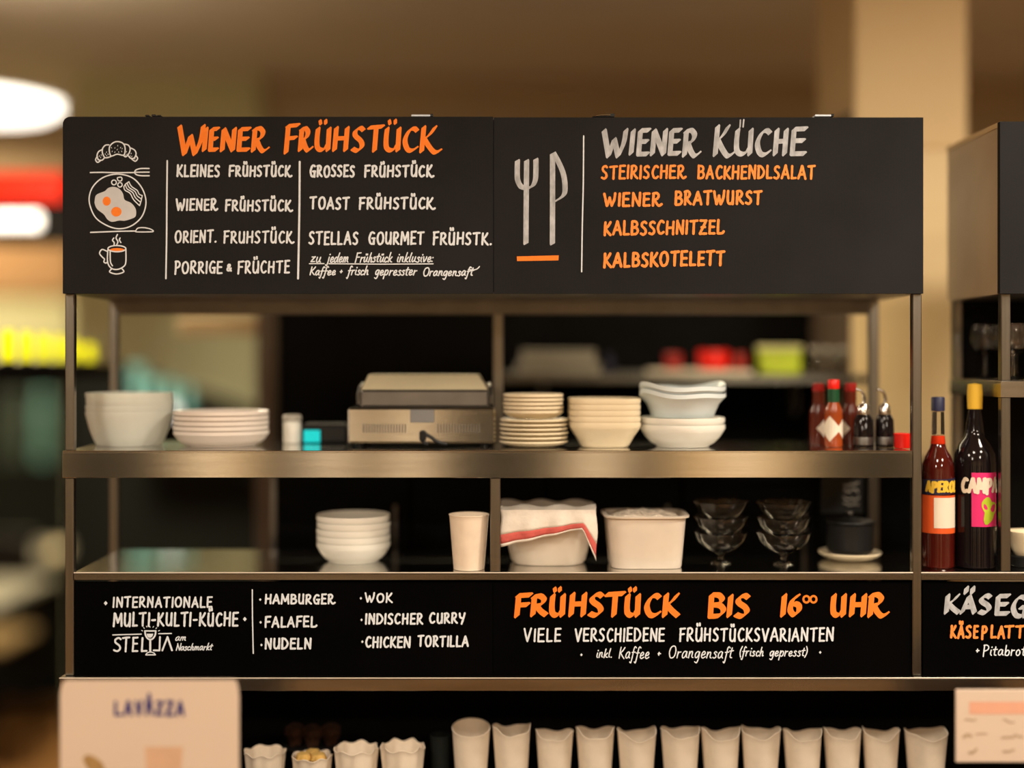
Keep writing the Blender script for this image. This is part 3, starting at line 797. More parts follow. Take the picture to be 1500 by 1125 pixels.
SCRIPT = [
    (bA, TY, 1.75, .22, .10, [('zu', 454, 470, 384, 14, 0), ('jedem', 478, 511, 384, 14, 0), ('Frühstück', 519.5, 574, 384, 13.5, 0), ('inklusive:', 580, 634, 383.8, 13.5, 0)]),
    (bA, TY, 1.75, .22, .10, [('Kaffee', 453, 491.5, 402.8, 12, 0), ('+', 496.6, 501.6, 402, 12, 0), ('frisch', 508, 539.5, 402.8, 12.6, 0), ('gepresster', 548, 610.6, 403.2, 13, 0), ('Orangensaft', 618.5, 693, 404, 12.4, 0)]),
    (bC, LY, 1.5, .30, .08, [('am', 255.6, 273, 938, 9.5, 0)]),
    (bC, LY, 1.5, .22, .08, [('Naschmarkt', 257, 311, 952.6, 9.6, .8)]),
    (bD, LY, 1.6, .16, .12, [('inkl.', 872.2, 896.6, 963, 12.6, 0), ('Kaffee', 905.6, 951, 964.4, 16.6, 0), ('+', 961.8, 967.6, 962, 14, 0), ('Orangensaft', 978.4, 1073, 963.8, 17, 0), ('(frisch', 1082, 1118.2, 960.6, 13, 0), ('gepresst)', 1126, 1182, 960.6, 13.4, 0)]),
    (bE, LY, 1.7, .10, .12, [('+', 1428.4, 1434.4, 958, 14, 0), ('Pitabrot', 1439, 1502, 960, 15, 0)]),
]
for b, y, lw, sl, gap, words in SCRIPT:
    P = []
    for t, x0, x1, base, cap, rise in words:
        seed += 1
        P += word_polys(t, x0, x1, base, cap, lw, rise, sl, gap, seed=seed)
    if words[0][0] == 'zu':
        P += ribbon([(453.5, 386.4), (474.7, 386.2)], 1.6) + ribbon([(482, 386.4), (560, 387), (634.5, 386.6)], 1.6)
    if words[0][0] == 'Kaffee':
        P += ribbon(smooth([(686, 395), (694, 395.4), (699, 394), (702.4, 390.6)]), 1.6)
    paint('small_print_lettering', P, M['paint_white'], b, y)

# -- rules, bullets, drawings
paint('divider_line', ribbon(smooth([(245, 235.5), (244.4, 290), (244, 350), (243, 408)]), 2.3), M['paint_white'], bA, TY)
paint('divider_line', ribbon(smooth([(439, 237), (438.6, 300), (437.6, 360), (436.6, 408)]), 2.9), M['paint_white'], bA, TY)
paint('divider_line', ribbon(smooth([(855, 199), (854.4, 270), (853, 330), (852, 398)]), 1.9), M['paint_white'], bB, TY)
paint('divider_line', ribbon(smooth([(369.6, 864), (369.8, 900), (370.4, 930), (371, 957)]), 1.8), M['paint_white'], bC, LY)
for b, y, ps, r in ((bC, LY, [(154.8, 883.6), (358.6, 906.9)], 3.3), (bC, LY, [(381.2, 878.3), (381.8, 911.6), (383, 944.8), (528.6, 876.4), (529.6, 908), (530.8, 940)], 2.2),
                    (bD, LY, [(851.7, 959.2), (1201.5, 955.6)], 2.2)):
    for q in ps:
        paint('bullet', [[(q[0] - r * .85, q[1]), (q[0], q[1] - r), (q[0] + r * .85, q[1]), (q[0], q[1] + r)]], M['paint_white'], b, y)


def c1(ps):
    return [(100 + x / 8.653, 160 + y / 8.653) for x, y in ps]


def c2(ps):
    return [(100 + x / 7.5, 270 + y / 7.5) for x, y in ps]


def el(cx, cy, rx, ry, n=20):
    return [(cx + rx * math.cos(2 * math.pi * k / n), cy + ry * math.sin(2 * math.pi * k / n)) for k in range(n)]


LWD = 1.9
P = []
P += ribbon(smooth(c1([(520, 490), (560, 432), (620, 410), (690, 430), (720, 490), (705, 580), (620, 570), (540, 590)]), True), LWD)
for ps in ([(515, 452), (470, 457), (435, 500), (435, 560), (470, 615), (540, 600)], [(435, 510), (385, 538), (365, 590), (385, 640), (430, 645), (462, 612)],
           [(368, 600), (347, 640), (372, 674), (412, 650)], [(712, 443), (760, 455), (785, 500), (770, 560), (730, 603), (700, 585)],
           [(785, 490), (840, 517), (860, 565), (835, 620), (790, 620), (762, 590)], [(862, 592), (880, 625), (850, 660), (800, 627)]):
    P += ribbon(smooth(c1(ps)), LWD)
for x, y in ((548, 488), (592, 492), (628, 462), (664, 488), (684, 500), (622, 512), (558, 535), (592, 545), (640, 543), (678, 535), (486, 545), (470, 570), (506, 572), (488, 590), (395, 595), (420, 582), (412, 612), (738, 540), (745, 572), (726, 586), (798, 562), (785, 595), (806, 600), (375, 640), (846, 628)):
    a = random.Random(x * y).uniform(-4, 4)
    P += ribbon(c1([(x - a, y - 6), (x + a, y + 6)]), .8)
paint('croissant_drawing', P, M['paint_white'], bA, TY)
P = ribbon(smooth(c1([(280, 803), (420, 800), (600, 804), (840, 803)])), LWD)
P += ribbon(smooth(c1([(1025, 751), (920, 752), (862, 768), (842, 798), (862, 828), (920, 842), (1025, 843)])), LWD) + ribbon(c1([(842, 799), (1025, 797)]), LWD)
paint('fork_drawing', P, M['paint_white'], bA, TY)
P = ribbon(smooth([(172, 255), (193, 260), (207, 274), (213.6, 292), (211.6, 309), (204, 322), (190, 332), (173, 335), (156, 330), (140, 318.6), (131.6, 300), (131.4, 285), (138, 271), (152, 259.6)], True), LWD)
for ps in (el(580, 928, 30, 30, 10), el(656, 958, 28, 28, 10), [(628, 868), (668, 862), (682, 880), (672, 908), (640, 908), (626, 890)]):
    P += ribbon(smooth(c1(ps), True), 1.7)
a_ = [(181.5, 273.8), (183.3, 278.7), (190.7, 283.3), (196, 292.7), (204.7, 301.3)]
b_ = [(189, 266.3), (192.7, 273), (201, 279), (204, 284.4), (208.6, 286.6)]
for f in (0, .34, .67, 1):
    P += ribbon(smooth([(u[0] + (v[0] - u[0]) * f, u[1] + (v[1] - u[1]) * f) for u, v in zip(a_, b_)]), 1.6)
P += ribbon(smooth([(181.5, 273.8), (184, 270), (189, 266.3)]), 1.6) + ribbon([(208.6, 286.6), (206.7, 295), (204.7, 301.3)], 1.6)
paint('plate_drawing', P, M['paint_white'], bA, TY)
egg = paint('egg_drawing', [smooth(c2([(290, 180), (310, 115), (400, 75), (440, 40), (500, 28), (560, 50), (600, 100), (620, 170), (690, 205), (740, 270), (740, 350), (690, 380), (620, 400), (560, 398), (480, 412), (430, 385), (390, 330), (320, 275), (292, 220)]), True)[:-1]], M['paint_egg'], bA, TY - .0003)
for q in (el(422, 185, 44, 50), el(528, 301, 57, 53)):
    paint('yolk', [c2(q)], M['paint_orange'], egg, TY - .0006, 'orange yolk')
P = ribbon(smooth(c2([(245, 528), (400, 522), (560, 516), (740, 513)])), LWD) + ribbon(smooth(c2([(742, 512), (765, 482), (830, 476), (905, 492), (933, 518), (850, 523), (750, 522)]), True), 1.7)
paint('knife_drawing', P, M['paint_white'], bA, TY)
P = []
for ps in ([(500, 590), (486, 615), (505, 640), (503, 662)], [(540, 552), (525, 590), (545, 630), (532, 665)], [(570, 590), (562, 610), (578, 640)],
           [(435, 720), (432, 850), (470, 920), (540, 935), (610, 902), (633, 850), (633, 710)], [(460, 740), (464, 850), (486, 895)],
           [(482, 925), (455, 962), (530, 985), (610, 962), (585, 922)], [(430, 738), (372, 716), (345, 758), (375, 800), (398, 822), (392, 852), (415, 865), (435, 850)]):
    P += ribbon(smooth(c2(ps)), LWD)
P += ribbon(smooth(c2(el(535, 707, 98, 34, 14)), True), LWD)
mug = paint('mug_drawing', P, M['paint_white'], bA, TY)
paint('drink', [c2(el(537, 721, 82, 21))], M['paint_orange'], mug, TY - .0004, 'orange drink in the mug')
# fork and knife in silver, orange bar
FK = (7.6, 2.2, -28)
P = nib(smooth([(758, 235.5), (757.6, 252), (758.4, 264), (763, 273), (771, 276)], n=5), *FK) + nib(smooth([(785, 233.5), (785, 252), (784, 264), (779.6, 273), (771, 276)], n=5), *FK)
P += nib([(771.4, 235.5), (770.8, 300), (770.4, 356.5)], *FK)
paint('fork_drawing', P, M['paint_silver'], bB, TY, 'silver fork drawing')
P = nib([(809.4, 225.5), (809.4, 300), (809.2, 357)], *FK) + nib(smooth([(811, 224.5), (818, 237), (825, 254), (827.6, 272), (825.6, 286), (812, 295.5)], n=6), *FK)
paint('knife_drawing', P, M['paint_silver'], bB, TY, 'silver knife drawing')
paint('underline_bar', [[(757, 375.6), (818.5, 374), (818, 381.4), (757.4, 382.4)]], M['paint_orange'], bB, TY, 'orange bar under the cutlery drawing')


# the bar's own emblem on the lower left board
def c8(ps):
    return [(150 + x / 8.333, 910 + y / 8.333) for x, y in ps]


P = []
for t, x0, x1 in (('S', 123, 234), ('T', 232, 334), ('E', 352, 436), ('L', 464, 550)):
    P += word_polys(t, 150 + x0 / 8.333, 150 + x1 / 8.333, 910 + 366 / 8.333, 166 / 8.333, 2.7, seed=ord(t))
for ps in ([(703, 192), (697, 356), (626, 355)],):
    P += ribbon(c8(ps[:2]), 2.6) + ribbon(c8(ps[1:]), 2.6)
P += ribbon(c8([(732, 356), (795, 192)]), 2.6) + ribbon(c8([(795, 192), (850, 355)]), 2.8)
P += ribbon(c8([(128, 167), (475, 157)]), 1.7) + ribbon(c8([(688, 152), (843, 149)]), 1.7)
for (x, y, dx, dy) in ((485, 115, 10, 6), (508, 82, 8, 10), (540, 65, 4, 10), (581, 68, 1, 10), (622, 68, -8, 10), (658, 85, -8, 9), (692, 115, -12, 5)):
    P += ribbon(c8([(x - dx * .6, y - dy * .6), (x + dx * .6, y + dy * .6)]), 1.1)
P += ribbon(smooth(c8([(520, 118), (528, 170), (555, 212), (585, 222), (616, 212), (644, 170), (652, 118)])), 2.4) + ribbon(c8([(520, 118), (652, 118)]), 2.0)
P += [c8([(540, 152), (622, 152), (614, 180), (598, 198), (580, 203), (562, 198), (547, 180)])]
P += ribbon(c8([(585, 225), (585, 372)]), 3.0) + ribbon(smooth(c8([(532, 408), (545, 390), (583, 374), (630, 388), (645, 408)])), 1.6) + ribbon(c8([(532, 410), (647, 409)]), 1.8)
paint('emblem_lettering', P, M['paint_white'], bC, LY)

# ------------------------------------------------------------------ lamps
WHERE = ['left, nearest the stand', 'middle, nearest the stand', 'right, nearest the stand', 'left, farthest from the stand', 'right, farthest from the stand', 'right, added to brighten the column']
for (x, y, pwr), wh in zip(ROOM_LAMPS, WHERE):
    t = thing('ceiling_lamp', 'round opal lamp on the guest room ceiling at the ' + wh, 'ceiling lamp', (x, y, CEIL), 'ceiling lamps of the guest room')
    MB().lathe((x, y, CEIL), [(0, 0), (.22, 0), (.22, -.05), (.20, -.06), (.20, -.045), (0, -.045)], 32).build('housing', M['white_metal'], t)
    MB().lathe((x, y, CEIL), [(0, -.046), (.198, -.046), (.19, -.058), (0, -.062)], 32).build('diffuser', M['lamp_room'], t)
    lamp_light('ceiling_lamp_light', (x, y, CEIL - .07), .38, pwr, WARM)
x, y, z, pwr = PENDANT
pr = .242
t = thing('pendant_lamp', 'flat round white pendant lamp glowing at the upper left edge', 'lamp', (x, y, CEIL))
MB().tube([(x, y, CEIL), (x, y, z + .07)], .006).build('cord', M['white_metal'], t)
MB().lathe((x, y, z), [(0, .07), (.06, .07), (pr * .5, .055), (pr, .046), (pr, .036), (0, .0355)], 40).build('shade', M['white_metal'], t)
MB().lathe((x, y, z), [(0, .034), (pr * .95, .034), (pr * .97, .012), (pr * .85, -.008), (pr * .5, -.018), (0, -.022)], 40).build('diffuser', M['lamp_white'], t)
lamp_light('pendant_light', (x, y, z - .06), .30, pwr, (1.0, .84, .60))
lamp_light('pendant_uplight', (x, y, z + .08), .24, 4.2, (1.0, .80, .55), (math.pi, 0, 0))
# lamp on the dark fascia and the red light strip above it
d = FY - .004
c = px(14, 326, d)
t = thing('fascia_lamp', 'white oblong lamp on the dark fascia below the red strip', 'lamp', (c.x, d, c.z))
MB().box((c.x - .116, d - .035, c.z - .026), (c.x + .116, d, c.z + .026), .02).build('housing', M['black_plastic'], t)
MB().box((c.x - .110, d - .052, c.z - .024), (c.x + .110, d - .0355, c.z + .024), .014).build('diffuser', M['lamp_far'], t)
lamp_light('fascia_light', (c.x, d - .12, c.z - .06), .2, 2.2, (1.0, .84, .62), (math.radians(-30), 0, 0))
a, b = px(-200, 254, d), px(99, 296, d)
t = thing('light_strip', 'glowing red light strip along the top of the dark fascia', 'light', ((a.x + b.x) / 2, d, b.z))
MB().box((a.x, d - .03, b.z), (b.x, d, a.z), .01).build('tube', M['red_glow'], t)


# ------------------------------------------------------------------ crockery builders
def at(xp, d, z):
    return Vector((xx(xp, d), d, z))


def nest(outer, foot, t):
    """thin-walled lathe profile: the inside is the outside raised by t, so that copies nest without touching"""
    r0 = outer[0][0]
    p = [(0, .0018), (foot * .93, .0018), (foot * .95, 0), (foot, 0), (foot + .0008, .0018)] + outer
    p += [(outer[-1][0] - .0002, outer[-1][1] + t)] + [(r, z + t) for r, z in outer[::-1][1:]] + [(foot * .8, .0018 + t), (0, .0018 + t)]
    return p


def plate_profile(r, h, foot=.62, t=.0035):
    f = r * foot
    return nest([(f + .002, .0022), (f + (r - f) * .35, h * .22), (f + (r - f) * .7, h * .55), (r * .985, h * .93), (r, h)], f, t)


def bowl_profile(r, h, foot=.5, t=.004):
    f = r * foot
    return nest([(f + .0012, .0024), (f + (r - f) * .34, h * .22), (f + (r - f) * .66, h * .52), (f + (r - f) * .88, h * .82), (r, h)], f, t)


ORD = ['bottom', 'second from the bottom', 'third from the bottom', 'fourth from the bottom', 'fifth from the bottom', 'sixth from the bottom', 'seventh from the bottom', 'eighth from the bottom', 'ninth from the bottom', 'tenth from the bottom']


def order(i, n):
    if i == n - 1:
        return 'topmost'
    return ORD[i]


def stack(name, what, where, cat, group, c, n, pitch, prof, m, seg=44, square=0.0, wave=None, jit=.0008, seed=0, off=0, total=None, ell=(1, 1)):
    rnd = random.Random(seed)
    total = total or n
    first = None
    for i in range(n):
        p = Vector((c[0] + rnd.uniform(-jit, jit), c[1] + rnd.uniform(-jit, jit), c[2] + i * pitch))
        lab = '%s, %s %s' % (what, order(i + off, total), where)
        if first is None:
            o = MB().lathe((0, 0, 0), prof, seg, square, wave, ell).build(name, m)
            first = o
        else:
            o = first.copy()
            COL.objects.link(o)
        o.location = p
        o.rotation_euler = (0, 0, 0 if square or wave else rnd.uniform(-.06, .06))
        tag(o, lab, cat, group)
    return first


EPS = .0006
# ------------------------------------------------------------------ middle shelf
zm = Z_MID + EPS
d = .15
k = 1 / sc_at(d)
stack('plastic_bowl', 'deep milky plastic bowl', 'of the leftmost stack', 'bowl', 'milky bowls at the left end', at(190, d, zm), 4, .0115, bowl_profile(62 * k, .059, .74, .0055), M['clear_plastic'], seed=1)
d = .14
k = 1 / sc_at(d)
stack('soup_plate', 'warm white soup plate', 'of the stack next to the milky bowls', 'plate', 'white soup plates', at(324, d, zm), 5, .0093, plate_profile(69 * k, .0225, .74, .0058), M['china_pink'], seed=2, jit=.0006)
d = .2
k = 1 / sc_at(d)
c = at(428, d, zm)
t = thing('jar', 'small white lidded jar beside the teal display', 'jar', c)
MB().lathe(c, [(0, 0), (.016, 0), (.0175, .003), (.0175, .040), (.014, .043), (0, .043)], 28).build('body', M['china'], t)
MB().lathe(c, [(0, .0435), (.018, .0435), (.018, .052), (.015, .055), (0, .055)], 28).build('lid', M['dim_white'], t)
a, b = px(441, 622, d), px(508, 655, d)
t = thing('kitchen_scale', 'black device with a glowing teal display on the middle shelf', 'device', ((a.x + b.x) / 2, d + .04, zm))
MB().box((a.x, d, zm), (b.x, d + .075, a.z), .004).build('housing', M['black_plastic'], t)
MB().box((px(445, 0, d).x, d - .0022, zz(648, d)), (px(469, 0, d).x, d - .0002, zz(630, d)), .001).build('display', M['teal_screen'], t)
for q in (478, 488, 498):
    MB().lathe((0, 0, 0), [(0, 0), (.0035, 0), (.003, .002), (0, .002)], 12).build('button', M['steel_dark'], t).matrix_local = Matrix.Translation(px(q, 640, d - .0001) - t.location) @ Matrix.Rotation(math.pi / 2, 4, 'X')

# steel appliance
d = .095
s = sc_at(d)
x0, x1 = xx(509, d), xx(726, d)
zt = zz(597, d)
cx = (x0 + x1) / 2
t = thing('contact_grill', 'steel countertop appliance with dark lid and trailing black plug', 'appliance', (cx, d + .07, zm))
for fx in (x0 + .02, x1 - .02):
    for fy in (d + .02, d + .13):
        MB().lathe((fx, fy, zm), [(0, 0), (.008, 0), (.008, .006), (0, .006)], 14).build('foot', M['black_plastic'], t)
MB().box((x0, d, zm + .006), (x1, d + .15, zt), .004).build('body', M['steel_bright'], t)
for side in (-1, 1):
    mv = MB()
    for i in range(16):
        u = cx + side * (.030 + i * .0052)
        mv.box((u - .0011, d - .0008, zz(634, d)), (u + .0011, d - .0001, zz(621, d)))
    plabel(mv.build('vent', M['steel_dark'], t), 'dark vent slots')
MB().box((xx(601, d), d - .0025, zz(619, d)), (xx(636, d), d - .0002, zz(600, d)), .001).build('display', M['grey_screen'], t)
dl = d + .012
MB().box((xx(527, dl), dl, zt + .0003), (xx(716, dl), dl + .125, zz(571, dl)), .004).build('lid', M['steel_dark'], t)
ml = MB()
q0, q1 = zz(571, dl) + .0002, zz(549, dl + .03)
vs = [(xx(529, dl), dl + .004, q0), (xx(714, dl), dl + .004, q0), (xx(714, dl), dl + .12, q0), (xx(529, dl), dl + .12, q0),
      (xx(537, dl), dl + .034, q1), (xx(700, dl), dl + .034, q1), (xx(700, dl), dl + .115, q1), (xx(537, dl), dl + .115, q1)]
ml.add(vs, [(0, 1, 5, 4), (1, 2, 6, 5), (2, 3, 7, 6), (3, 0, 4, 7), (4, 5, 6, 7), (3, 2, 1, 0)])
ml.build('lid_top', M['lid_lit'], t)
for sx, q in ((-1, 524), (1, 719)):
    X = xx(q, dl)
    MB().tube(smooth_path := [(X, dl + .02, zt + .006), (X, dl + .018, zt + .02), (X - sx * .002, dl + .03, zt + .036), (X - sx * .004, dl + .06, zt + .042)], .004).build('hinge_arm', M['steel_dark'], t)
P = smooth([(618, 633), (624, 637), (631, 641), (640, 647), (655, 651)])
cord = MB().tube([px(a, b, d - .006) for a, b in P], .0030, 8).build('cord', M['black_plastic'], t)
pl = px(619, 634, d - .006)
MB().box((pl.x - .006, pl.y - .006, pl.z - .016), (pl.x + .006, pl.y + .005, pl.z + .004), .003).build('plug', M['black_plastic'], t)
MB().tube([px(a, b, d - .006) for a, b in smooth([(619, 646), (622, 649), (627, 651)])], .0028, 8).build('cord', M['black_plastic'], t)

d = .11
k = 1 / sc_at(d)
stack('side_plate', 'wide cream side plate', 'of the pile right of the appliance', 'plate', 'cream plates', at(782, d, zm), 6, .0080, plate_profile(50 * k, .0085, .6, .0032), M['china_beige'], seed=4, total=11)
stack('side_plate', 'small cream side plate', 'of the pile right of the appliance', 'plate', 'cream plates', at(781, d, zm + 6 * .0080 + .0045), 5, .0075, plate_profile(44 * k, .011, .65, .0046), M['china_beige'], seed=5, jit=.0006, off=6, total=11)
stack('square_bowl', 'cream square bowl', 'of the tapering bowl stack', 'bowl', 'cream square bowls', at(885, d, zm), 5, .0108, nest([(35 * k, .0024), (42 * k, .019), (50 * k, .034), (52 * k, .040)], 33 * k, .0066), M['china_beige'], 48, .35, seed=6, jit=.0004)
stack('round_bowl', 'round white china bowl', 'below the wavy bowls', 'bowl', 'white china bowls', at(1000, d, zm), 2, .0130, bowl_profile(62 * k, .034, .62, .0075), M['china'], seed=7, jit=.001, total=4)
wv = lambda a, r, z: (0, (.0042 * math.sin(2 * a + .9) + .0026 * math.sin(4 * a)) * min(1, max(0, (r - .055) / .022)))
stack('wavy_bowl', 'cool white wavy-rimmed bowl', 'in the white bowl stack', 'bowl', 'white china bowls', at(1000, d, zm + .0550), 2, .013, nest([(46 * k, .0024), (48 * k, .010), (53 * k, .024), (60 * k, .035), (63 * k, .039)], 45 * k, .0075), M['china_blue'], 56, wave=wv, seed=8, off=2, total=4, jit=.0004)


# sauce bottles
def sauce_bottle(xp, d, top, mb_, mcap, mneck, labels, txt):
    s = sc_at(d)
    c = at(xp, d, zm)
    h = zz(top, d) - zm
    r = .0165
    t = thing('sauce_bottle', txt, 'bottle', c, 'hot sauce bottles')
    MB().lathe(c, [(0, 0), (r * .95, 0), (r, .003), (r, h * .50), (r * .95, h * .56), (r * .62, h * .66), (r * .55, h * .70), (r * .55, h * .82), (0, h * .82)], 32).build('body', mb_, t)
    MB().lathe(c, [(r * .58, h * .66), (r * .66, h * .665), (r * .66, h * .86), (r * .58, h * .86)], 28).build('neck_band', mneck, t)
    MB().lathe(c, [(0, h * .862), (r * .64, h * .862), (r * .68, h * .875), (r * .66, h * .985), (r * .58, h), (0, h)], 28).build('cap', mcap, t)
    for a0, w_, zc, hh in labels:
        vs, fs = [], []
        n = 9
        for i in range(n):
            u = i / (n - 1) * 2 - 1
            a = math.radians(a0) + u * w_ / r
            f = 1 - abs(u)
            for e in (-1, 1):
                vs.append((c.x + (r + .0004) * math.sin(a), c.y - (r + .0004) * math.cos(a), c.z + h * zc + e * max(.0002, hh * f)))
        for i in range(n - 1):
            fs.append((i * 2, i * 2 + 1, i * 2 + 3, i * 2 + 2))
        plabel(MB().add(vs, fs).build('diamond_label', M['label_cream'], t), 'cream diamond label')
    return t


sauce_bottle(1221, .10, 556, M['sauce'], M['red_plastic'], M['green_foil'], [(-38, .021, .27, .024), (58, .016, .27, .018)], 'hot sauce bottle with red cap, green neck and cream diamond label')
sauce_bottle(1199, .155, 561, M['sauce_dark'], M['red_dark'], M['sauce_dark'], [(30, .016, .27, .018)], 'darker sauce bottle behind and left of the green-necked one')
sauce_bottle(1246, .150, 561, M['sauce_dark'], M['red_dark'], M['sauce_dark'], [(-60, .012, .27, .014)], 'darker sauce bottle behind and right of the green-necked one')
for xp, d, r, txt in ((1265, .10, .0185, 'dark oil cruet with steel top next to the sauce bottles'), (1296, .105, .0170, 'dark vinegar cruet with steel top next to the red pot')):
    c = at(xp, d, zm)
    t = thing('cruet', txt, 'cruet', c, 'oil and vinegar cruets')
    h = zz(606, d) - zm
    MB().lathe(c, [(0, 0), (r, 0), (r, .004), (r * .96, h * .8), (r * .7, h * .97), (r * .5, h), (0, h)], 32).build('body', M['black_glass'], t)
    MB().lathe(c, [(r * .52, h - .002), (r * .62, h - .001), (r * .60, h + .012), (r * .40, h + .018), (0, h + .020)], 28).build('collar', M['steel_bright'], t)
    pts = smooth([(c.x, c.z + h + .018), (c.x + .001, c.z + h + .030), (c.x - .004, c.z + h + .042), (c.x - .014, c.z + h + .046)])
    MB().tube([(a, c.y, b) for a, b in pts], [.0035 - .0015 * i / len(pts) for i in range(len(pts))], 10).build('spout', M['steel'], t)
    MB().lathe((c.x, c.y, c.z + .004), [(r * 1.005, 0), (r * 1.01, 0.001), (r * 1.005, .013), (r * .99, .014)], 32).build('base_band', M['steel_dark'], t)
c = at(1322, .06, zm)
t = thing('pot', 'small bright red pot at the right end of the middle shelf', 'pot', c)
MB().lathe(c, [(0, 0), (.0138, 0), (.0148, .002), (.0152, .022), (.0158, .026), (.0150, .0268), (.0140, .022), (.0132, .006), (0, .005)], 32).build('body', M['red_plastic'], t)

# ------------------------------------------------------------------ lower shelf
zl = Z_LOW + EPS
d = .13
k = 1 / sc_at(d)
stack('soup_bowl', 'white soup bowl', 'of the lone stack on the lower shelf', 'bowl', 'white soup bowls', at(518, d, zl), 5, .0125, bowl_profile(54 * k, .030, .68, .0075), M['china'], seed=11, jit=.0009)


def paper_cup(c, r0, r1, h, m, name, txt, cat='cup', group=None, wave=None, seg=44):
    prof = [(0, .004), (r0 * .92, .004), (r0 * .94, 0), (r0, 0)] + [(r0 + (r1 - r0) * f, h * f) for f in (.15, .35, .55, .75, .9, .97)] + [(r1 + .0008, h - .001), (r1 + .0006, h), (r1 - .0006, h)] \
        + [(r0 + (r1 - r0) * f - .0009, h * f) for f in (.96, .75, .5, .25, .07)] + [(0, .007)]
    o = MB().lathe((0, 0, 0), prof, seg, wave=wave).build(name, m)
    o.location = c
    return tag(o, txt, cat, group)


d = .035
k = 1 / sc_at(d)
paper_cup(at(687, d, zl), 22.5 * k, 29 * k, 80 * k, M['paper'], 'paper_cup', 'tall white paper cup standing left of the middle post')

# basin with a striped towel
d = .12
k = 1 / sc_at(d)
c = at(803, d, zl)
r = 68 * k
h = 77 * k
t = thing('basin', 'dull steel basin under the red striped cloth', 'basin', c)
pb = [(0, .002), (r * .70, .002), (r * .74, 0), (r * .80, .006), (r * .92, h * .5), (r * .97, h * .95), (r * 1.02, h * .97), (r * 1.02, h), (r * .95, h), (r * .9, h * .5), (r * .7, .008), (0, .007)]
MB().lathe(c, pb, 56, .18, ell=(1, .82)).build('body', M['tub'], t)
# cloth lying over the rim and hanging at the front
rows, cols = 20, 40
vs, fs = [], []
for i in range(cols + 1):
    u = i / cols
    xpix = 733 + u * 141
    edge = 806 - 30 * u if u < .86 else 780 + 48 * (u - .86) / .14
    top = 749 + 3 * math.sin(u * 9)
    for j in range(rows + 1):
        v = j / rows
        if v < .4:                                   # on top, running back
            f = v / .4
            X = xx(xpix * (1 - .0) + 0, .05) + (0.0)
            y = .175 - f * .135
            z = zl + h + .0095 + .003 * math.sin(u * 17 + f * 5) + .002 * math.sin(f * 11)
            if f > .9:
                z -= (f - .9) * .02
        else:
            f = (v - .4) / .6
            X = xx(xpix, .04) + .0015 * math.sin(f * 7 + u * 5)
            y = .0375 - .006 * math.sin(f * 2.2) - .004 * math.sin(u * 22 + 1.3 * f) * (.3 + f)
            z = zl + h + .0075 - f * (zl + h - zz(edge, .04))
        vs.append((X, y, z))
for i in range(cols):
    for j in range(rows):
        a = i * (rows + 1) + j
        fs.append((a, a + 1, a + rows + 2, a + rows + 1))
cl = thing('kitchen_cloth', 'white cloth with a red stripe hung over the basin', 'cloth', at(806, .04, zl + h))
stripe = [f for n_, f in enumerate(fs) if (n_ % rows) in (16, 17, 18)]
plain = [f for n_, f in enumerate(fs) if (n_ % rows) not in (16, 17, 18)]
for nm, ff, mm in (('cloth_sheet', plain, M['cloth']), ('stripe', stripe, M['cloth_red'])):
    o = MB().add(vs, ff, True).build(nm, mm, cl)
    if nm == 'stripe':
        plabel(o, 'red stripe')
    sm = o.modifiers.new('thick', 'SOLIDIFY')
    sm.thickness = .0016

# square tub with lid of bits
d = .085
k = 1 / sc_at(d)
c = at(944, d, zl)
t = thing('food_tub', 'white square plastic tub between the cloth and the glass dishes', 'tub', c)
r = 49 * k
h = 84 * k
MB().lathe(c, [(0, .002), (r, .002), (r * 1.03, 0), (r * 1.05, .004), (r * 1.16, h * .80), (r * 1.17, h * .86), (r * 1.26, h * .87), (r * 1.27, h * .90), (r * 1.14, h * .905), (r * 1.12, h * .8), (r * 1.0, .008), (0, .006)], 56, .55, ell=(1, .85)).build('body', M['tub'], t)
MB().lathe((c.x, c.y, c.z + h * .80), [(0, .016), (r * .5, .014), (r * .9, .008), (r * 1.08, 0)], 40, .4, wave=lambda a, r_, z: (0, .0035 * math.sin(7 * a + r_ * 300)), ell=(1, .85)).build('contents', M['granules'], t)
P = MB()
for i in range(9):
    q = at(905 + i * 8.5, d, zl)
    P.lathe((q.x, d - r * .90, zl + .006 + .003 * (i % 3)), [(0, -.0025), (.0022, -.001), (.0022, .001), (0, .0025)], 8)


# glass dessert dishes
def sundae(c, txt):
    t = thing('dessert_glass', txt, 'glass', c, 'glass dessert dishes')
    fl = lambda a, r_, z: (.0022 * math.cos(10 * a) * min(1, max(0, (z - .03) / .03)), 0)
    MB().lathe(c, [(0, .012), (.005, .014), (.010, .020), (.030, .028), (.044, .042), (.050, .058), (.0485, .0585), (.042, .044), (.028, .031), (.008, .024), (0, .023)], 60, wave=fl).build('cup', M['glass'], t)
    MB().lathe(c, [(0, 0), (.0185, 0), (.0195, .002), (.009, .005), (.005, .008), (.005, .0118), (0, .0118)], 40).build('foot', M['glass'], t)
    return t


for xp, d, col_ in ((1056, .10, 'left'), (1148, .09, 'right')):
    for i in range(3):
        sundae(at(xp, d, zl + i * .0285), 'fluted glass dessert dish, %s of the %s glass stack' % (['lowest', 'middle', 'topmost'][i], col_))

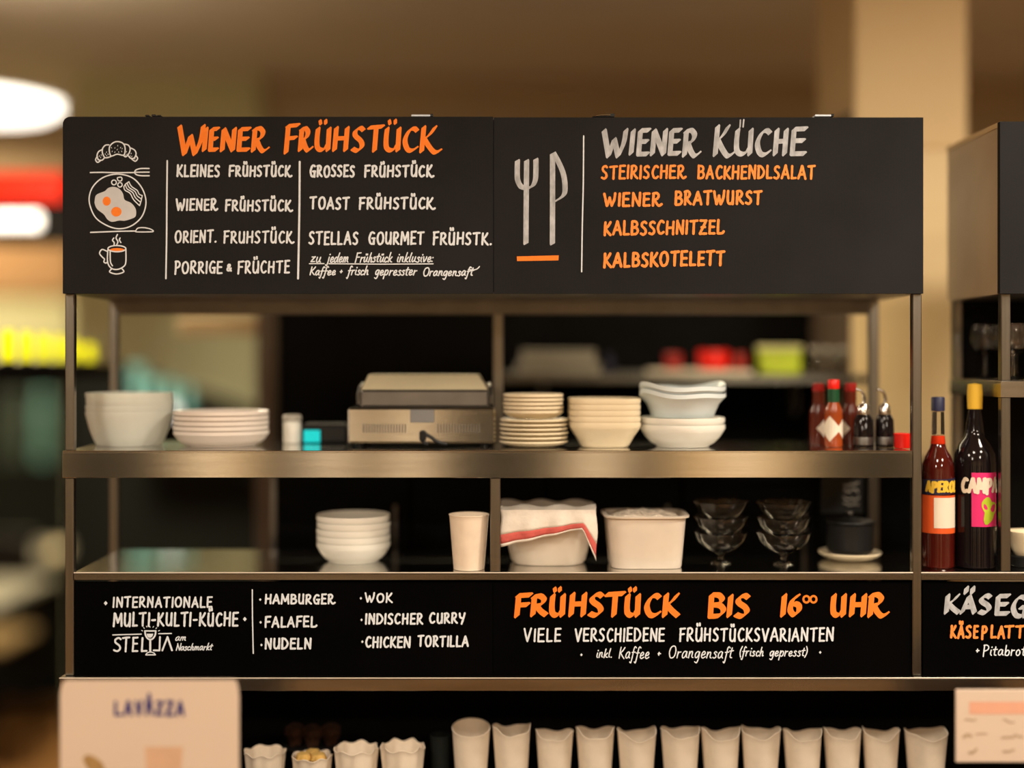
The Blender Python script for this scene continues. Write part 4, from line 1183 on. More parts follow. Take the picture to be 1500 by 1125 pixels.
# black pot on a cream plate
d = .15
c = at(1245, d, zl)
k = 1 / sc_at(d)
MBp = MB().lathe((0, 0, 0), plate_profile(45 * k, .012, .6), 44).build('saucer', M['china_beige'])
MBp.location = c
tag(MBp, 'cream plate under the black pot on the lower shelf', 'plate')
c2_ = c + Vector((0, 0, .0066))
t = thing('cooking_pot', 'black pot standing on a cream plate near the right post', 'pot', c2_)
MB().lathe(c2_, [(0, 0), (.030, 0), (.034, .003), (.043, .012), (.044, .060), (.046, .062), (.044, .063), (.0415, .058), (.040, .008), (0, .006)], 40).build('body', M['black_plastic'], t)
MB().lathe(c2_, [(.0435, .0635), (.047, .0645), (.046, .067), (.02, .072), (0, .073)], 40).build('lid', M['black_plastic'], t)
MB().lathe(c2_ + Vector((0, 0, .073)), [(0, 0), (.004, 0), (.007, .007), (.006, .011), (0, .012)], 20).build('knob', M['steel_dark'], t)
# hanging slate with chalk marks
d = .235
a, b = px(1203, 703, d), px(1264, 752, d)
t = thing('slate', 'small dark slate with faint chalk scribbles hanging below the middle shelf', 'slate', ((a.x + b.x) / 2, d, b.z))
MB().box((a.x, d, b.z), (b.x, d + .005, Z_MID - .0045), .001).build('panel', M['black_plastic'], t)
P = []
rnd = random.Random(5)
for yy in range(4):
    P += ribbon(smooth([(1236 + i * 3.6 + rnd.uniform(-1, 1), 709 + yy * 10 + rnd.uniform(-3, 3)) for i in range(7)]), 1.3)
paint('chalk_marks', P, M['dim_white'], t, d - .0003, 'faint chalk scribbles')


# ------------------------------------------------------------------ spirits bottles in the gap on the right
def bottle(xp, d, wpx, rows_, name, txt, m, base=zl):
    k = 1 / sc_at(d)
    c = at(xp, d, base)
    t = thing(name, txt, 'bottle', c, 'spirits bottles')
    prof = [(0, .003), (wpx * k * .35, .003), (wpx * k * .46, 0)] + [(w_ * k / 2, zz(y, d) - base) for w_, y in rows_]
    prof.append((0, prof[-1][1]))
    MB().lathe(c, prof, 44).build('body', m, t)
    return t, c, k


def wrap(t, c, r, a0, a1, z0, z1, m, name, lab=None, n=14, dz=None):
    vs, fs = [], []
    for i in range(n + 1):
        u = i / n
        a = math.radians(a0 + (a1 - a0) * u)
        o = dz(u) if dz else 0
        for z in (z0 + o, z1 + o):
            vs.append((c.x + r * math.sin(a), c.y - r * math.cos(a), z))
    for i in range(n):
        fs.append((2 * i, 2 * i + 1, 2 * i + 3, 2 * i + 2))
    o = MB().add(vs, fs, True).build(name, m, t)
    if lab:
        o['label'] = lab
    return o


d = .055
t, c, k = bottle(1374, d, 46, [(46, 828), (46, 692), (44, 680), (36, 668), (24, 657), (20, 650)], 'spirits_bottle', 'red aperitif bottle with a dark blue cap beside the right post', M['aperitif'])
MB().lathe(c, [(10.2 * k, zz(650, d) - zl), (10.6 * k, zz(649, d) - zl), (9.4 * k, zz(638, d) - zl), (0, zz(637, d) - zl)], 28).build('liquid', M['aperitif_top'], t)
MB().lathe(c, [(9.2 * k, zz(636.5, d) - zl), (8.6 * k, zz(603, d) - zl), (0, zz(602.5, d) - zl)], 28).build('neck', M['glass'], t)
MB().lathe(c, [(0, zz(602, d) - zl), (9.6 * k, zz(602, d) - zl), (9.6 * k, zz(583, d) - zl), (8.6 * k, zz(581.5, d) - zl), (0, zz(581, d) - zl)], 28).build('cap', M['label_blue'], t)
r = 23 * k + .0005
wrap(t, c, r, -88, 75, zz(722, d), zz(700, d), M['label_blue'], 'label_band', 'dark blue band', dz=lambda u: .003 * (u - .5))
wrap(t, c, r, -88, 80, zz(779, d), zz(724, d), M['label_orange'], 'label', 'orange label')
wrap(t, c, r + .0004, -32, 62, zz(771, d), zz(727, d), M['label_cream'], 'label_panel', 'pale panel')


def wrap_text(t, c, r, a0, a1, z0, z1, m, text, name, lab):
    """small lettering bent round a bottle"""
    P = word_polys(text, 0, 100, 0, 40, 8.5, seed=3)
    mb = MB()
    for i, poly in enumerate(P):
        vs = []
        for x, y in poly:
            a = math.radians(a0 + (a1 - a0) * x / 100)
            rr = r + i * 2e-6
            vs.append((c.x + rr * math.sin(a), c.y - rr * math.cos(a), z0 + (-y / 40) * (z1 - z0)))
        mb.add(vs, [tuple(range(len(vs)))])
    return plabel(mb.build(name, m, t), lab)


wrap_text(t, c, r + .0004, -66, 64, zz(718, d), zz(704, d), M['label_yellow'], 'APEROL', 'label_lettering', 'yellow lettering')

d = .060
t, c, k = bottle(1428, d, 60, [(60, 828), (61, 680), (58, 664), (46, 650), (30, 640), (26, 630), (23, 616)], 'spirits_bottle', 'dark liqueur bottle with magenta label and yellow cap', M['black_glass'])
MB().lathe(c, [(11 * k, zz(615.8, d) - zl), (9 * k, zz(600, d) - zl), (0, zz(599.8, d) - zl)], 28).build('neck', M['black_glass'], t)
MB().lathe(c, [(0, zz(599, d) - zl), (10.5 * k, zz(599, d) - zl), (11 * k, zz(575, d) - zl), (10 * k, zz(563, d) - zl), (0, zz(561, d) - zl)], 28).build('cap', M['label_yellow'], t)
r = 30.4 * k + .0006
wrap(t, c, r, -28, 50, zz(768, d), zz(690, d), M['label_pink'], 'label', 'magenta label')
o = MB()
vs, fs = [], []
n = 24
ctr = (20, zz(744, d))
vs.append((c.x + (r + .0005) * math.sin(math.radians(ctr[0])), c.y - (r + .0005) * math.cos(math.radians(ctr[0])), ctr[1]))
for i in range(n):
    a = 2 * math.pi * i / n
    rad = 1 + .22 * math.sin(3 * a + 1) + .1 * math.sin(5 * a)
    th = math.radians(ctr[0] + 22 * rad * math.cos(a))
    vs.append((c.x + (r + .0005) * math.sin(th), c.y - (r + .0005) * math.cos(th), ctr[1] + .023 * rad * math.sin(a)))
for i in range(n):
    fs.append((0, 1 + i, 1 + (i + 1) % n))
plabel(o.add(vs, fs).build('label_picture', M['label_lime'], t), 'lime green print')
wrap_text(t, c, r + .0008, -58, 50, zz(718, d), zz(699, d), M['label_cream'], 'CAMPA', 'label_lettering', 'pale lettering')
c = at(1505, .07, zl)
o = MB().lathe((0, 0, 0), bowl_profile(.036, .040, .6), 40).build('white_bowl', M['china_beige'])
o.location = c + Vector((0, 0, .020))
tag(o, 'cream bowl at the right picture edge, on the lower shelf', 'bowl')
o = MB().lathe((0, 0, 0), [(0, 0), (.030, 0), (.031, .002), (.031, .018), (.029, .0195), (0, .0195)], 32).build('coaster_stack', M['black_plastic'])
o.location = c
tag(o, 'black round block below the cream bowl at the right edge', 'block')


# wine glasses on the upper shelf of the second stand
def wine(c, txt):
    t = thing('wine_glass', txt, 'glass', c, 'wine glasses on the right-hand stand')
    MB().lathe(c, [(0, .048), (.004, .049), (.018, .056), (.025, .070), (.026, .084), (.022, .104), (.0214, .104), (.0252, .084), (.0242, .070), (.017, .058), (0, .052)], 36).build('cup', M['glass'], t)
    MB().lathe(c, [(0, 0), (.022, 0), (.022, .0015), (.008, .003), (.0028, .008), (.0024, .044), (.004, .0478), (0, .0478)], 32).build('stem', M['glass'], t)


zu = zz(558) + EPS
names = []
for r_i, d in enumerate((.06, .13, .20)):
    for c_i in range(4):
        row = ['front', 'middle', 'rear'][r_i]
        wine(Vector((rx0 + .045 + .016 * (r_i % 2) + c_i * .060, d, zu)), 'stemmed glass in the %s row on the right-hand stand, %s from the left' % (row, ['first', 'second', 'third', 'fourth'][c_i]))

# ------------------------------------------------------------------ niche under the deck: paper cups and sweets
zb_ = Z_BASE + EPS
CUPS = [(690, 1063, 57), (750, 1063, 57), (812, 1070, 56), (872, 1066, 57), (933, 1068, 58), (997, 1067, 58), (1056, 1067, 58), (1114, 1067, 58), (1176, 1069, 57), (1234, 1068, 55), (1290, 1068, 54), (1356, 1069, 62)]
NTH = ['first', 'second', 'third', 'fourth', 'fifth', 'sixth', 'seventh', 'eighth', 'ninth', 'tenth', 'eleventh', 'last']
rnd = random.Random(8)
for i, (xp, top, wd) in enumerate(CUPS):
    d = .085
    k = 1 / sc_at(d)
    a0, am = rnd.uniform(1.0, 2.2), rnd.uniform(.0045, .0075)
    ph = rnd.uniform(-.4, .4)
    wave = lambda a, r, z, am=am, ph=ph: (.0010 * math.sin(5 * a + ph * 6) * z / .12, (am * math.cos(2 * a + ph) - .0014 * math.sin(5 * a + ph * 9)) * max(0, z - .07) / .05)
    h = zz(top, d) - zb_
    if i == 0:
        wave = lambda a, r, z: (0, (.006 * math.sin(a)) * max(0, z - .07) / .05)
    paper_cup(at(xp, d, zb_), wd * k * .36, wd * k * .5 - .001, h - (.003 if i == 0 else am * .8), M['paper'], 'paper_cup', 'white paper cup with crumpled rim under the deck, %s from the left' % NTH[i] if i < 11 else 'white paper cup with crumpled rim under the deck, rightmost of all', 'cup', 'paper cups under the deck', wave)
SM = [(388, 1100, 62, 'leftmost paper dish with a frilled rim beside the poster'), (457, 1106, 60, 'paper dish holding yellow cake, in front of the brown bakes'),
      (522, 1095, 66, 'frilled paper dish right of the yellow cake'), (590, 1092, 66, 'frilled paper dish next to the dark cup')]
for i, (xp, top, wd, txt) in enumerate(SM):
    d = .075
    k = 1 / sc_at(d)
    h = zz(top, d) - zb_
    wave = lambda a, r, z, i=i: (.0016 * math.sin(9 * a + i) * z / .1, .0022 * math.sin(7 * a + i * 2) * max(0, z - .05) / .04)
    c = at(xp, d, zb_)
    paper_cup(c, wd * k * .38, wd * k * .5 - .0016, h, M['paper'], 'paper_dish', txt, 'dish', 'frilled paper dishes', wave, 60)
    if i == 1:
        for j, (ox, oy) in enumerate(((-.014, -.008), (.013, -.010), (0, .012))):
            o = MB().lathe((0, 0, 0), [(0, -.010), (.012, -.008), (.0155, 0), (.012, .009), (0, .012)], 20, wave=lambda a, r, z: (.001 * math.sin(5 * a + z * 400), 0)).build('cake_ball', M['cake'])
            o.location = c + Vector((ox, oy, h * .96))
            tag(o, 'yellow cake ball, %s one in the paper dish' % ['left', 'right', 'rear'][j], 'cake', 'yellow cakes')
d = .175
c = at(460, d, zb_)
t = thing('cake_stand', 'dark stand carrying brown bakes behind the paper dishes', 'stand', c)
MB().lathe(c, [(0, 0), (.035, 0), (.035, .004), (.008, .010), (.008, .070), (.060, .076), (.060, .080), (0, .080)], 36).build('body', M['black_plastic'], t)
for j, (ox, oy) in enumerate(((-.034, -.016), (0.0, -.024), (.034, -.014))):
    o = MB().lathe((0, 0, 0), [(0, 0), (.013, 0), (.016, .016), (.0195, .021), (.017, .032), (.008, .039), (0, .040)], 28, wave=lambda a, r, z: (.0016 * math.sin(6 * a + z * 200), .001 * math.sin(4 * a))).build('muffin', M['muffin'])
    o.location = c + Vector((ox, oy, .0812))
    tag(o, 'dark brown muffin on the dark stand, %s of three' % ['left', 'middle', 'right'][j], 'muffin', 'brown muffins')
d = .11
k = 1 / sc_at(d)
paper_cup(at(645, d, zb_), 12 * k, 15 * k, zz(1076, d) - zb_, M['wainscot'], 'dark_cup', 'slim dark cup between the dishes and the paper cups', 'cup')

# poster card standing in front, coffee advertisement
d = -.25
a, b = px(88, 997, d), px(350, 997, d)
t = thing('poster_card', 'pale coffee advertising card standing in front of the left end of the deck', 'poster', ((a.x + b.x) / 2, d, zb_))
P = []
for X, sx in ((a.x, 1), (b.x, -1)):
    arc = [(X + sx * .012 * (1 - math.sin(q)), a.z - .030 * (1 - math.cos(q)) ) for q in [i * math.pi / 12 for i in range(7)]]
    P.append(arc)
out = [(a.x, zb_)] + P[0][::-1][0:0]
out = [(a.x, zb_), (a.x, a.z - .022), (a.x + .003, a.z - .006), (a.x + .008, a.z), (b.x - .006, a.z + .001), (b.x - .002, a.z - .008), (b.x, a.z - .024), (b.x, zb_)]
MB().prism(out, d, d + .003).build('card', M['paper_poster'], t)
MB().prism([(a.x + .04, zb_), (b.x - .04, zb_), ((a.x + b.x) / 2, zb_ + .16)], d + .0032, d + .006).build('back_strut', M['paper_poster'], t)
P = []
for i, ch in enumerate('LAVAZZA'):
    xs = 166 + i * 15.2
    big = 1.5 if i == 3 else 1.0
    P += word_polys(ch, xs, xs + 13.5, 1047, 19 * big, 4.2, slant=0, seed=i)
paint('headline_lettering', P, M['print_blue'], t, d - .0004, 'dark blue lettering')
cupP = [(212, 1094), (268, 1094), (264, 1150), (252, 1172), (228, 1172), (216, 1150)]
cp = paint('cup_picture', [cupP], M['print_tan'], t, d - .0004, 'tan cup picture')
paint('picture_halo', [smooth([(182, 1098), (212, 1090), (270, 1092), (280, 1120), (272, 1180), (200, 1180), (184, 1140)], True)[:-1]], M['paper_poster'], t, d - .0002)
paint('gold_ornament', [smooth([(122, 1110), (132, 1106), (150, 1118), (154, 1140), (138, 1136), (126, 1122)], True)[:-1]], M['print_gold'], t, d - .0004, 'gold ornament')

# price card on a stem stand at the right
d = -.18
x0, x1, z0, z1 = xx(1400, d), xx(1580, d), zz(1117, d), zz(1010, d)
t = thing('price_card', 'cream price card with a pink bar below the right-hand boards', 'card', ((x0 + x1) / 2, d, zb_))
MB().box((x0, d, z0), (x1, d + .003, z1), .0012).build('card', M['paper_poster'], t)
xm = xx(1540, d)
MB().box((xm - .006, d + .0032, zb_ + .005), (xm + .006, d + .007, z0 + .06), .001).build('stem', M['black_plastic'], t)
MB().box((xm - .04, d - .03, zb_), (xm + .04, d + .04, zb_ + .005), .002).build('foot', M['black_plastic'], t)
paint('bar', [[(1420, 1028), (1566, 1028), (1566, 1046), (1420, 1046)]], M['print_rose'], t, d - .0004, 'pink bar')
P = []
rnd = random.Random(4)
for (xa, ya, n, w_) in ((1414, 1056, 3, 2.6), (1470, 1056, 3, 2.2), (1412, 1078, 2, 5), (1430, 1077, 3, 2.2), (1468, 1078, 4, 3), (1488, 1078, 2, 2.4), (1420, 1100, 2, 4), (1470, 1100, 3, 3)):
    P += ribbon(smooth([(xa + i * 5, ya + rnd.uniform(-3, 3)) for i in range(n + 1)]), w_)
paint('small_print', P, M['print_pale'], t, d - .0004, 'olive small print')

# bits on the canopy top
for xa, xb, nm, txt, mm in ((602, 630, 'tape_tag', 'white tape tag on the canopy edge above the orange headline', 'paint_white'), (1195, 1219, 'tape_tag', 'white tape tag on the canopy edge above the silver headline', 'paint_white'),
                            (868, 901, 'binder_clip', 'black clip on the canopy edge above the silver cutlery', 'black_plastic'), (211, 236, 'cable_tie', 'black cable tie ends on the canopy edge above the croissant', 'black_plastic')):
    y0_, z0_ = -.010, Z_CAN1 + .0022
    x0, x1 = xx(xa, -.01), xx(xb, -.01)
    t = thing(nm, txt, nm.split('_')[-1], ((x0 + x1) / 2, y0_, z0_))
    if nm == 'tape_tag':
        MB().box((x0, y0_ + .006, z0_), (x1, y0_ + .03, z0_ + .0035), .0008).build('tag', M[mm], t)
        MB().box((x1, y0_ + .007, z0_), (x1 + .005, y0_ + .028, z0_ + .005), .0008).build('end', M['black_plastic'], t)
    elif nm == 'binder_clip':
        MB().prism([(x0, z0_), (x1, z0_), (x1, z0_ + .0055), (x0 + .016, z0_ + .003)], y0_ + .006, y0_ + .024).build('body', M[mm], t)
        MB().tube([(x0 + .006, y0_ + .004, z0_ + .001), (x0 + .016, y0_ + .004, z0_ + .0022), (x1 - .008, y0_ + .004, z0_ + .0022)], .0008, 6).build('wire', M['steel_bright'], t)
    else:
        for i, (q, hh) in enumerate(((0, .003), (.0115, .004), (.021, .0028))):
            MB().box((x0 + q, y0_ + .006, z0_), (x0 + q + .0075, y0_ + .02, z0_ + hh), .001).build('tie_end', M[mm], t)

x, y = -2.5, 3.2
t = thing('ceiling_lamp', 'round opal lamp on the ceiling near the far panelling', 'ceiling lamp', (x, y, CEIL))
MB().lathe((x, y, CEIL), [(0, 0), (.16, 0), (.16, -.04), (0, -.04)], 32).build('housing', M['white_metal'], t)
MB().lathe((x, y, CEIL), [(0, -.0405), (.15, -.0405), (.14, -.05), (0, -.054)], 32).build('diffuser', M['lamp_room'], t)
lamp_light('far_lamp_light', (x, y, CEIL - .06), .28, 32, (1.0, .78, .48))

# ------------------------------------------------------------------ kitchen shelf behind the stand
d = .70
ksz = zz(549, d)
t = thing('kitchen_shelf', 'long dark steel shelf on the black kitchen wall behind the stand', 'shelf', (xx(1000, d), 1.09, ksz - .02))
MB().box((xx(733, d), d, ksz - .018), (xx(1278, d), KY - .001, ksz), .002).build('board', M['steel_dark'], t)
for q in (800, 1000, 1200):
    MB().prism([(xx(q, d), ksz - .0185), (xx(q, d) + .006, ksz - .0185), (xx(q, d) + .006, ksz - .10), (xx(q, d), ksz - .10)], KY - .14, KY - .001).build('bracket', M['steel_dark'], t)
zk = ksz + EPS


def boxy(name, txt, cat, xa, xb, ya, yb, dd, dep, m, lidm=None, group=None):
    a, b = px(xa, ya, dd), px(xb, yb, dd)
    z0 = b.z
    o = thing(name, txt, cat, ((a.x + b.x) / 2, dd + dep / 2, z0), group)
    lid = (a.z - z0) * .18 if lidm else 0
    MB().box((a.x, dd, z0), (b.x, dd + dep, a.z - lid), .004).build('body', m, o)
    if lidm:
        MB().box((a.x - .003, dd - .003, a.z - lid + .0004), (b.x + .003, dd + dep + .003, a.z), .003).build('lid', lidm, o)
    return o


dd = .76
zkp = VY + (EYE - zk) * sc_at(dd)
boxy('storage_box', 'off-white lidded box at the left of the kitchen shelf, lower of two', 'box', 759, 880, 532, zkp, dd, .16, M['dim_white'], M['dim_white'], 'boxes on the kitchen shelf')
boxy('storage_box', 'smaller off-white lidded box resting on the lower one on the kitchen shelf', 'box', 766, 872, 513, 531.6, dd + .01, .14, M['dim_white'], M['dim_white'], 'boxes on the kitchen shelf')
a, b = xx(955, dd), xx(1096, dd)
o = MB().box((a, d + .002, zk), (b, d + .20, zk + .010), .003).build('cutting_board', M['label_cream'])
tag(o, 'pale cutting board lying on the kitchen shelf under the red tins', 'cutting board')
for xp, wd, top, mm, txt in ((986, 26, 517, 'red_dark', 'dull red tin at the left of three on the cutting board'), (1045, 46, 513, 'red_plastic', 'bright red round tin in the middle of the cutting board'), (1082, 24, 517, 'red_dark', 'dull red tin at the right of three on the cutting board')):
    k = 1 / sc_at(dd)
    c = at(xp, dd + .03, zk + .0106)
    h = zz(top, dd) - c.z
    t = thing('tin', txt, 'tin', c, 'red tins on the kitchen shelf')
    r = wd * k / 2
    MB().lathe(c, [(0, 0), (r * .9, 0), (r, .006), (r, h * .78), (0, h * .78)], 32).build('body', M[mm], t)
    MB().lathe(c, [(0, h * .785), (r * 1.03, h * .785), (r * 1.03, h * .95), (r * .9, h), (0, h)], 32).build('lid', M[mm], t)
boxy('carton', 'bright lime green carton on the kitchen shelf', 'carton', 1116, 1174, 506, zkp, dd, .06, M['lime_box'], M['pale_carton'])
k = 1 / sc_at(dd)
for i in range(4):
    c = at(1192 + i * 21, dd + .02, zk)
    t = thing('glass_jar', 'dim preserving jar on the kitchen shelf, %s of four right of the green carton' % ['first', 'second', 'third', 'last'][i], 'jar', c, 'glass jars on the kitchen shelf')
    r = 9.6 * k
    MB().lathe(c, [(0, .002), (r * .9, 0), (r, .004), (r, .044), (r * .8, .050), (r * .78, .054), (r * .72, .054), (r * .9, .042), (r * .9, .006), (0, .005)], 28).build('body', M['glass'], t)
    MB().lathe(c, [(0, .0545), (r * .86, .0545), (r * .86, .064), (0, .065)], 28).build('lid', M['steel'], t)
o = MB().lathe((0, 0, 0), [(0, 0), (.011, 0), (.012, .003), (.012, .030), (.006, .040), (.006, .050), (0, .051)], 24).build('blue_bottle', M['label_blue'])
o.location = at(893, dd + .03, zk)
tag(o, 'small dark blue bottle beside the boxes on the kitchen shelf', 'bottle')
# strip lamp on the kitchen wall (hidden from the front by the menu boards)
t = thing('kitchen_lamp', 'strip lamp high on the black kitchen wall behind the boards', 'lamp', (-.1, KY - .02, 2.06))
MB().box((-.65, KY - .05, 2.06), (.45, KY - .001, 2.10), .004).build('housing', M['white_metal'], t)
MB().box((-.64, KY - .048, 2.045), (.44, KY - .006, 2.0595), .004).build('tube', M['lamp_room'], t)
l = lamp_light('kitchen_light', (-.1, KY - .03, 2.04), .1, 6, (1.0, .84, .55))
l.data.shape = 'RECTANGLE'
l.data.size, l.data.size_y = 1.05, .04
l.rotation_euler = (math.radians(-28), 0, 0)
# black back counter filling the lower half behind the stand
t = thing('back_counter', 'black back counter with doors behind the lower shelf', 'cabinet', (xx(900, .38), .55, 0))
bx0, bx1 = xx(404, .38), xx(1392, .38)
MB().box((bx0, .385, .08), (bx1, .69, 1.37)).build('carcass', M['black'], t)
MB().box((bx0 + .02, .40, 0), (bx1 - .02, .68, .0795)).build('plinth', M['black'], t)
MB().box((bx0 - .004, .36, 1.3705), (bx1, .70, 1.385), .002).build('worktop', M['steel_dark'], t)
MB().box((bx0 - .012, .385, .08), (bx0 - .0005, .40, 1.37)).build('edge_strip', M['steel_dark'], t)
nd = 5
for i in range(nd):
    w0 = bx0 + (bx1 - bx0) * i / nd
    w1 = bx0 + (bx1 - bx0) * (i + 1) / nd
    dr = MB().box((w0 + .003, .367, .10), (w1 - .003, .3845, 1.36), .002).build('door', M['black'], t)
    MB().tube([(w1 - .03, .360, 1.18), (w1 - .03, .352, 1.20), (w1 - .03, .352, 1.28), (w1 - .03, .360, 1.30)], .004, 8).build('handle', M['steel_dark'], dr)
# hidden lamp added behind the rear canopy rail to brighten the column
t = thing('column_fill_lamp', 'slim hidden lamp added behind the rear canopy rail to brighten the column', 'lamp', (.5, YR + .01, 1.70))
MB().box((.30, YR + .0005, 1.7068), (.735, YR + .018, 1.716), .002).build('housing', M['steel_dark'], t)
MB().box((.305, YR + .002, 1.700), (.730, YR + .016, 1.7065), .002).build('tube', M['lamp_room'], t)
l = lamp_light('column_fill_light', (.60, YR + .022, 1.70), .1, 1.7, (1.0, .84, .55))
l.data.shape = 'RECTANGLE'
l.data.size, l.data.size_y = .26, .012
l.rotation_euler = (math.radians(62), 0, 0)
# beige panel left of the brown post
struct('trim_16', MB().box((xx(262, 1.10), 1.10, zz(490, 1.10)), (xx(376, 1.10), 1.16, zz(464, 1.10)), .004), M['beige_panel'])
# dark stair balustrade sloping down to the right
d = 2.25
PP = [(104, 546), (180, 538), (250, 561), (320, 583), (402, 612)]
poly = [(xx(a, d), zz(b, d)) for a, b in PP]
poly = [(poly[0][0], 0)] + poly + [(poly[-1][0], 0)]
struct('wall_stair', MB().prism(poly, d, d + .08), M['wainscot'])

# ------------------------------------------------------------------ guest room at the left
GX0, GX1 = -1.55, -1.0
gz = 1.590
t = thing('bar_gantry', 'dark hanging shelf with a row of yellow lanterns at the left edge', 'shelf', ((GX0 + GX1) / 2, .85, gz))
MB().box((GX0, .57, gz - .035), (GX1, 1.12, gz), .003).build('board', M['black'], t)
for X, Y in ((GX0 + .01, .60), (GX0 + .01, .80)):
    MB().tube([(X, Y, gz), (X, Y, CEIL)], .004, 8).build('rod', M['steel_dark'], t)
LN = ['nearest', 'second', 'third', 'fourth', 'fifth', 'farthest']
for i in range(6):
    Y = .63 + i * .088
    xp = (12, 39, 64, 87, 108, 131)[i]
    c = Vector((xx(xp, Y), Y, gz + EPS))
    h = [.078, .076, .074, .070, .062, .050][i]
    r = [.0150, .0140, .0132, .0126, .0122, .0135][i]
    t = thing('lantern', 'glowing yellow lantern on the hanging shelf, %s in the row' % LN[i], 'lantern', c, 'yellow lanterns')
    MB().lathe(c, [(0, 0), (r * .9, 0), (r * .9, .006), (0, .006)], 24).build('foot', M['black_plastic'], t)
    MB().lathe(c, [(0, .0065), (r * .85, .0065), (r, .015), (r, h * .8), (r * .8, h), (0, h)], 28).build('shade', M['yellow_shade'], t)

# shelf with teal glasses in front of the balustrade
d = 1.95
zs = zz(607, d)
t = thing('glass_shelf', 'dark wall shelf with teal glasses behind the milky bowls', 'shelf', (xx(235, d), d, zs - .02))
MB().box((xx(165, d), d - .06, zs - .02), (xx(300, d), 2.249, zs), .003).build('board', M['black'], t)
for xp, top, wd, txt in ((203, 535, 26, 'tall pale teal glass at the left on the dark wall shelf'), (227, 556, 22, 'blue-teal glass, second from the left on the wall shelf'), (252, 556, 20, 'teal glass behind the white candle jar on the wall shelf'), (277, 566, 18, 'slim teal glass at the right on the wall shelf')):
    k = 1 / sc_at(d)
    c = at(xp, d + .02 * (xp % 3), zs + EPS)
    h = zz(top, d) - zs
    r = wd * k / 2
    o = MB().lathe((0, 0, 0), [(0, 0), (r * .72, 0), (r * .76, .004), (r, h), (r * .94, h), (r * .7, .01), (0, .008)], 28).build('drinking_glass', M['teal_glass'])
    o.location = c
    tag(o, txt, 'glass', 'teal glasses')
c = at(252, d - .045, zs + EPS)
t = thing('candle_jar', 'small bright white candle jar among the teal glasses', 'candle', c)
MB().lathe(c, [(0, 0), (.016, 0), (.018, .003), (.018, .034), (.0165, .034), (.015, .006), (0, .005)], 24).build('jar', M['lamp_far'], t)
MB().lathe(c, [(0, .0055), (.014, .0055), (.014, .026), (.002, .027), (.001, .036), (0, .037)], 20).build('candle', M['candle'], t)


def table(x0, x1, y0, y1, txt):
    t = thing('cafe_table', txt, 'table', ((x0 + x1) / 2, (y0 + y1) / 2, 0), 'guest tables')
    MB().box((x0, y0, .725), (x1, y1, .75), .004).build('tabletop', M['table_top'], t)
    cx, cy = (x0 + x1) / 2, (y0 + y1) / 2
    MB().lathe((cx, cy, 0), [(0, 0), (.22, 0), (.22, .01), (.04, .03), (.03, .06), (.03, .70), (.10, .7245), (0, .7245)], 28).build('pedestal', M['black_plastic'], t)
    return t


table(-2.75, -1.752, 2.24, 2.80, 'pale guest table at the left picture edge, nearest to the stand')
table(-3.0, -1.95, 3.30, 3.75, 'pale guest table with the candle, near the far panelling')


def chair(x, y, rz, txt):
    t = thing('guest_chair', txt, 'chair', (x, y, 0), 'guest chairs')
    O = Vector((x, y, 0))
    bb = lambda a, b, e=.004: MB().box(Vector(a) + O, Vector(b) + O, e)
    bb((-.20, -.20, .445), (.20, .20, .47), .012).build('seat', M['seat_wood'], t)
    bb((-.19, .185, .62), (.19, .205, .86), .008).build('backrest', M['black_plastic'], t)
    for sx in (-1, 1):
        for sy in (-1, 1):
            bb((sx * .175 - .014, sy * .175 - .014, 0), (sx * .175 + .014, sy * .175 + .014, .4445)).build('leg', M['black_plastic'], t)
        bb((sx * .175 - .012, .186, .4705), (sx * .175 + .012, .2045, .6195)).build('back_post', M['black_plastic'], t)
    t.rotation_euler = (0, 0, rz)
    return t


chair(-2.17, 3.03, 0, 'wooden guest chair with a light seat behind the nearest table')
chair(-1.86, 1.92, math.pi, 'dark guest chair in front of the nearest table at the left edge').location.x = -2.22
c = Vector((xx(84, 3.4), 3.4, .75 + EPS))
t = thing('tealight', 'small glowing tealight on the far guest table beside the left post', 'candle', c)
MB().lathe(c, [(0, 0), (.016, 0), (.018, .004), (.019, .032), (.017, .032), (.016, .006), (0, .005)], 24).build('holder', M['candle'], t)

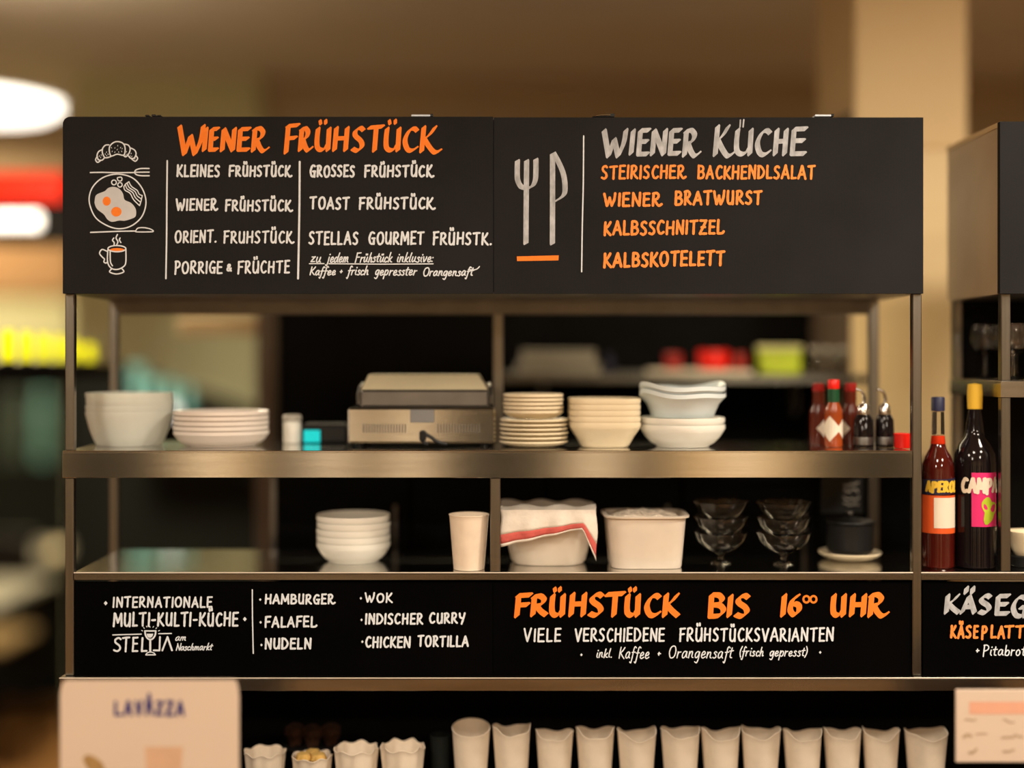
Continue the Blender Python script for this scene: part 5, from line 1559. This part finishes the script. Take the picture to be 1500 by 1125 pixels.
# far bar counter with bottles
t = thing('bar_counter', 'black bar counter along the far panelling at the left', 'bar', (-2.6, 3.8, 0))
MB().box((-3.6, 3.79, 0), (-1.80, 3.86, 1.12), .004).build('front', M['wainscot'], t)
for i, (xp, top, wd, mm, txt) in enumerate(((8, 560, 18, 'dull_glass', 'dull bottle on the far bar, leftmost'), (32, 552, 16, 'dull_glass', 'dull bottle on the far bar, left of the teal one'), (63, 545, 20, 'teal_glass', 'tall teal bottle on the far bar'), (84, 560, 14, 'dull_glass', 'slim dull bottle on the far bar beside the left post'), (125, 545, 24, 'dull_glass', 'grey-green bottle on the far bar, seen inside the stand'))):
    dd = 3.825
    k = 1 / sc_at(dd)
    c = at(xp, dd, 1.1206)
    h = zz(top, dd) - 1.12
    r = wd * k / 2
    t = thing('bar_bottle', txt, 'bottle', c, 'bottles on the far bar')
    MB().lathe(c, [(0, 0), (r, 0), (r, h * .6), (r * .45, h * .75), (r * .4, h * .9), (0, h * .9)], 24).build('body', M[mm], t)
    MB().lathe(c, [(0, h * .903), (r * .45, h * .903), (r * .45, h), (0, h)], 20).build('cap', M['black_plastic'], t)

# ------------------------------------------------------------------ unseen front wall behind the camera: pilasters and lamps added for steel reflections
for n, (X, wd) in enumerate(((-2.9, .5), (-1.60, .42), (-.95, .22), (-.50, .28), (.50, .30), (1.30, .70), (2.7, .4))):
    struct('trim_%d' % (n + 6), MB().box((X - wd / 2, YF, 0), (X + wd / 2, YF + .08, CEIL - .001), .01), M['column_low'])
    t = thing('reflection_lamp', 'cylindrical lamp on the %s pilaster behind the camera, added for steel reflections' % ['first', 'second', 'third', 'fourth', 'fifth', 'sixth', 'seventh'][n], 'wall lamp', (X, YF + .081, 1.0), 'lamps added for steel reflections')
    MB().box((X - .03, YF + .0805, 1.0), (X + .03, YF + .12, 1.1), .004).build('bracket', M['steel_dark'], t)
    MB().lathe((X, YF + .18, .80), [(0, 0), (.07, 0), (.07, .62), (0, .62)], 24).build('shade', M['reflection_glow'], t)
struct('reflection_panelling', MB().box((XL + .001, YF + .0005, 0), (XR - .001, YF + .02, 1.55)), M['wainscot'])  # dark panelling added for contrast between the reflected pilasters
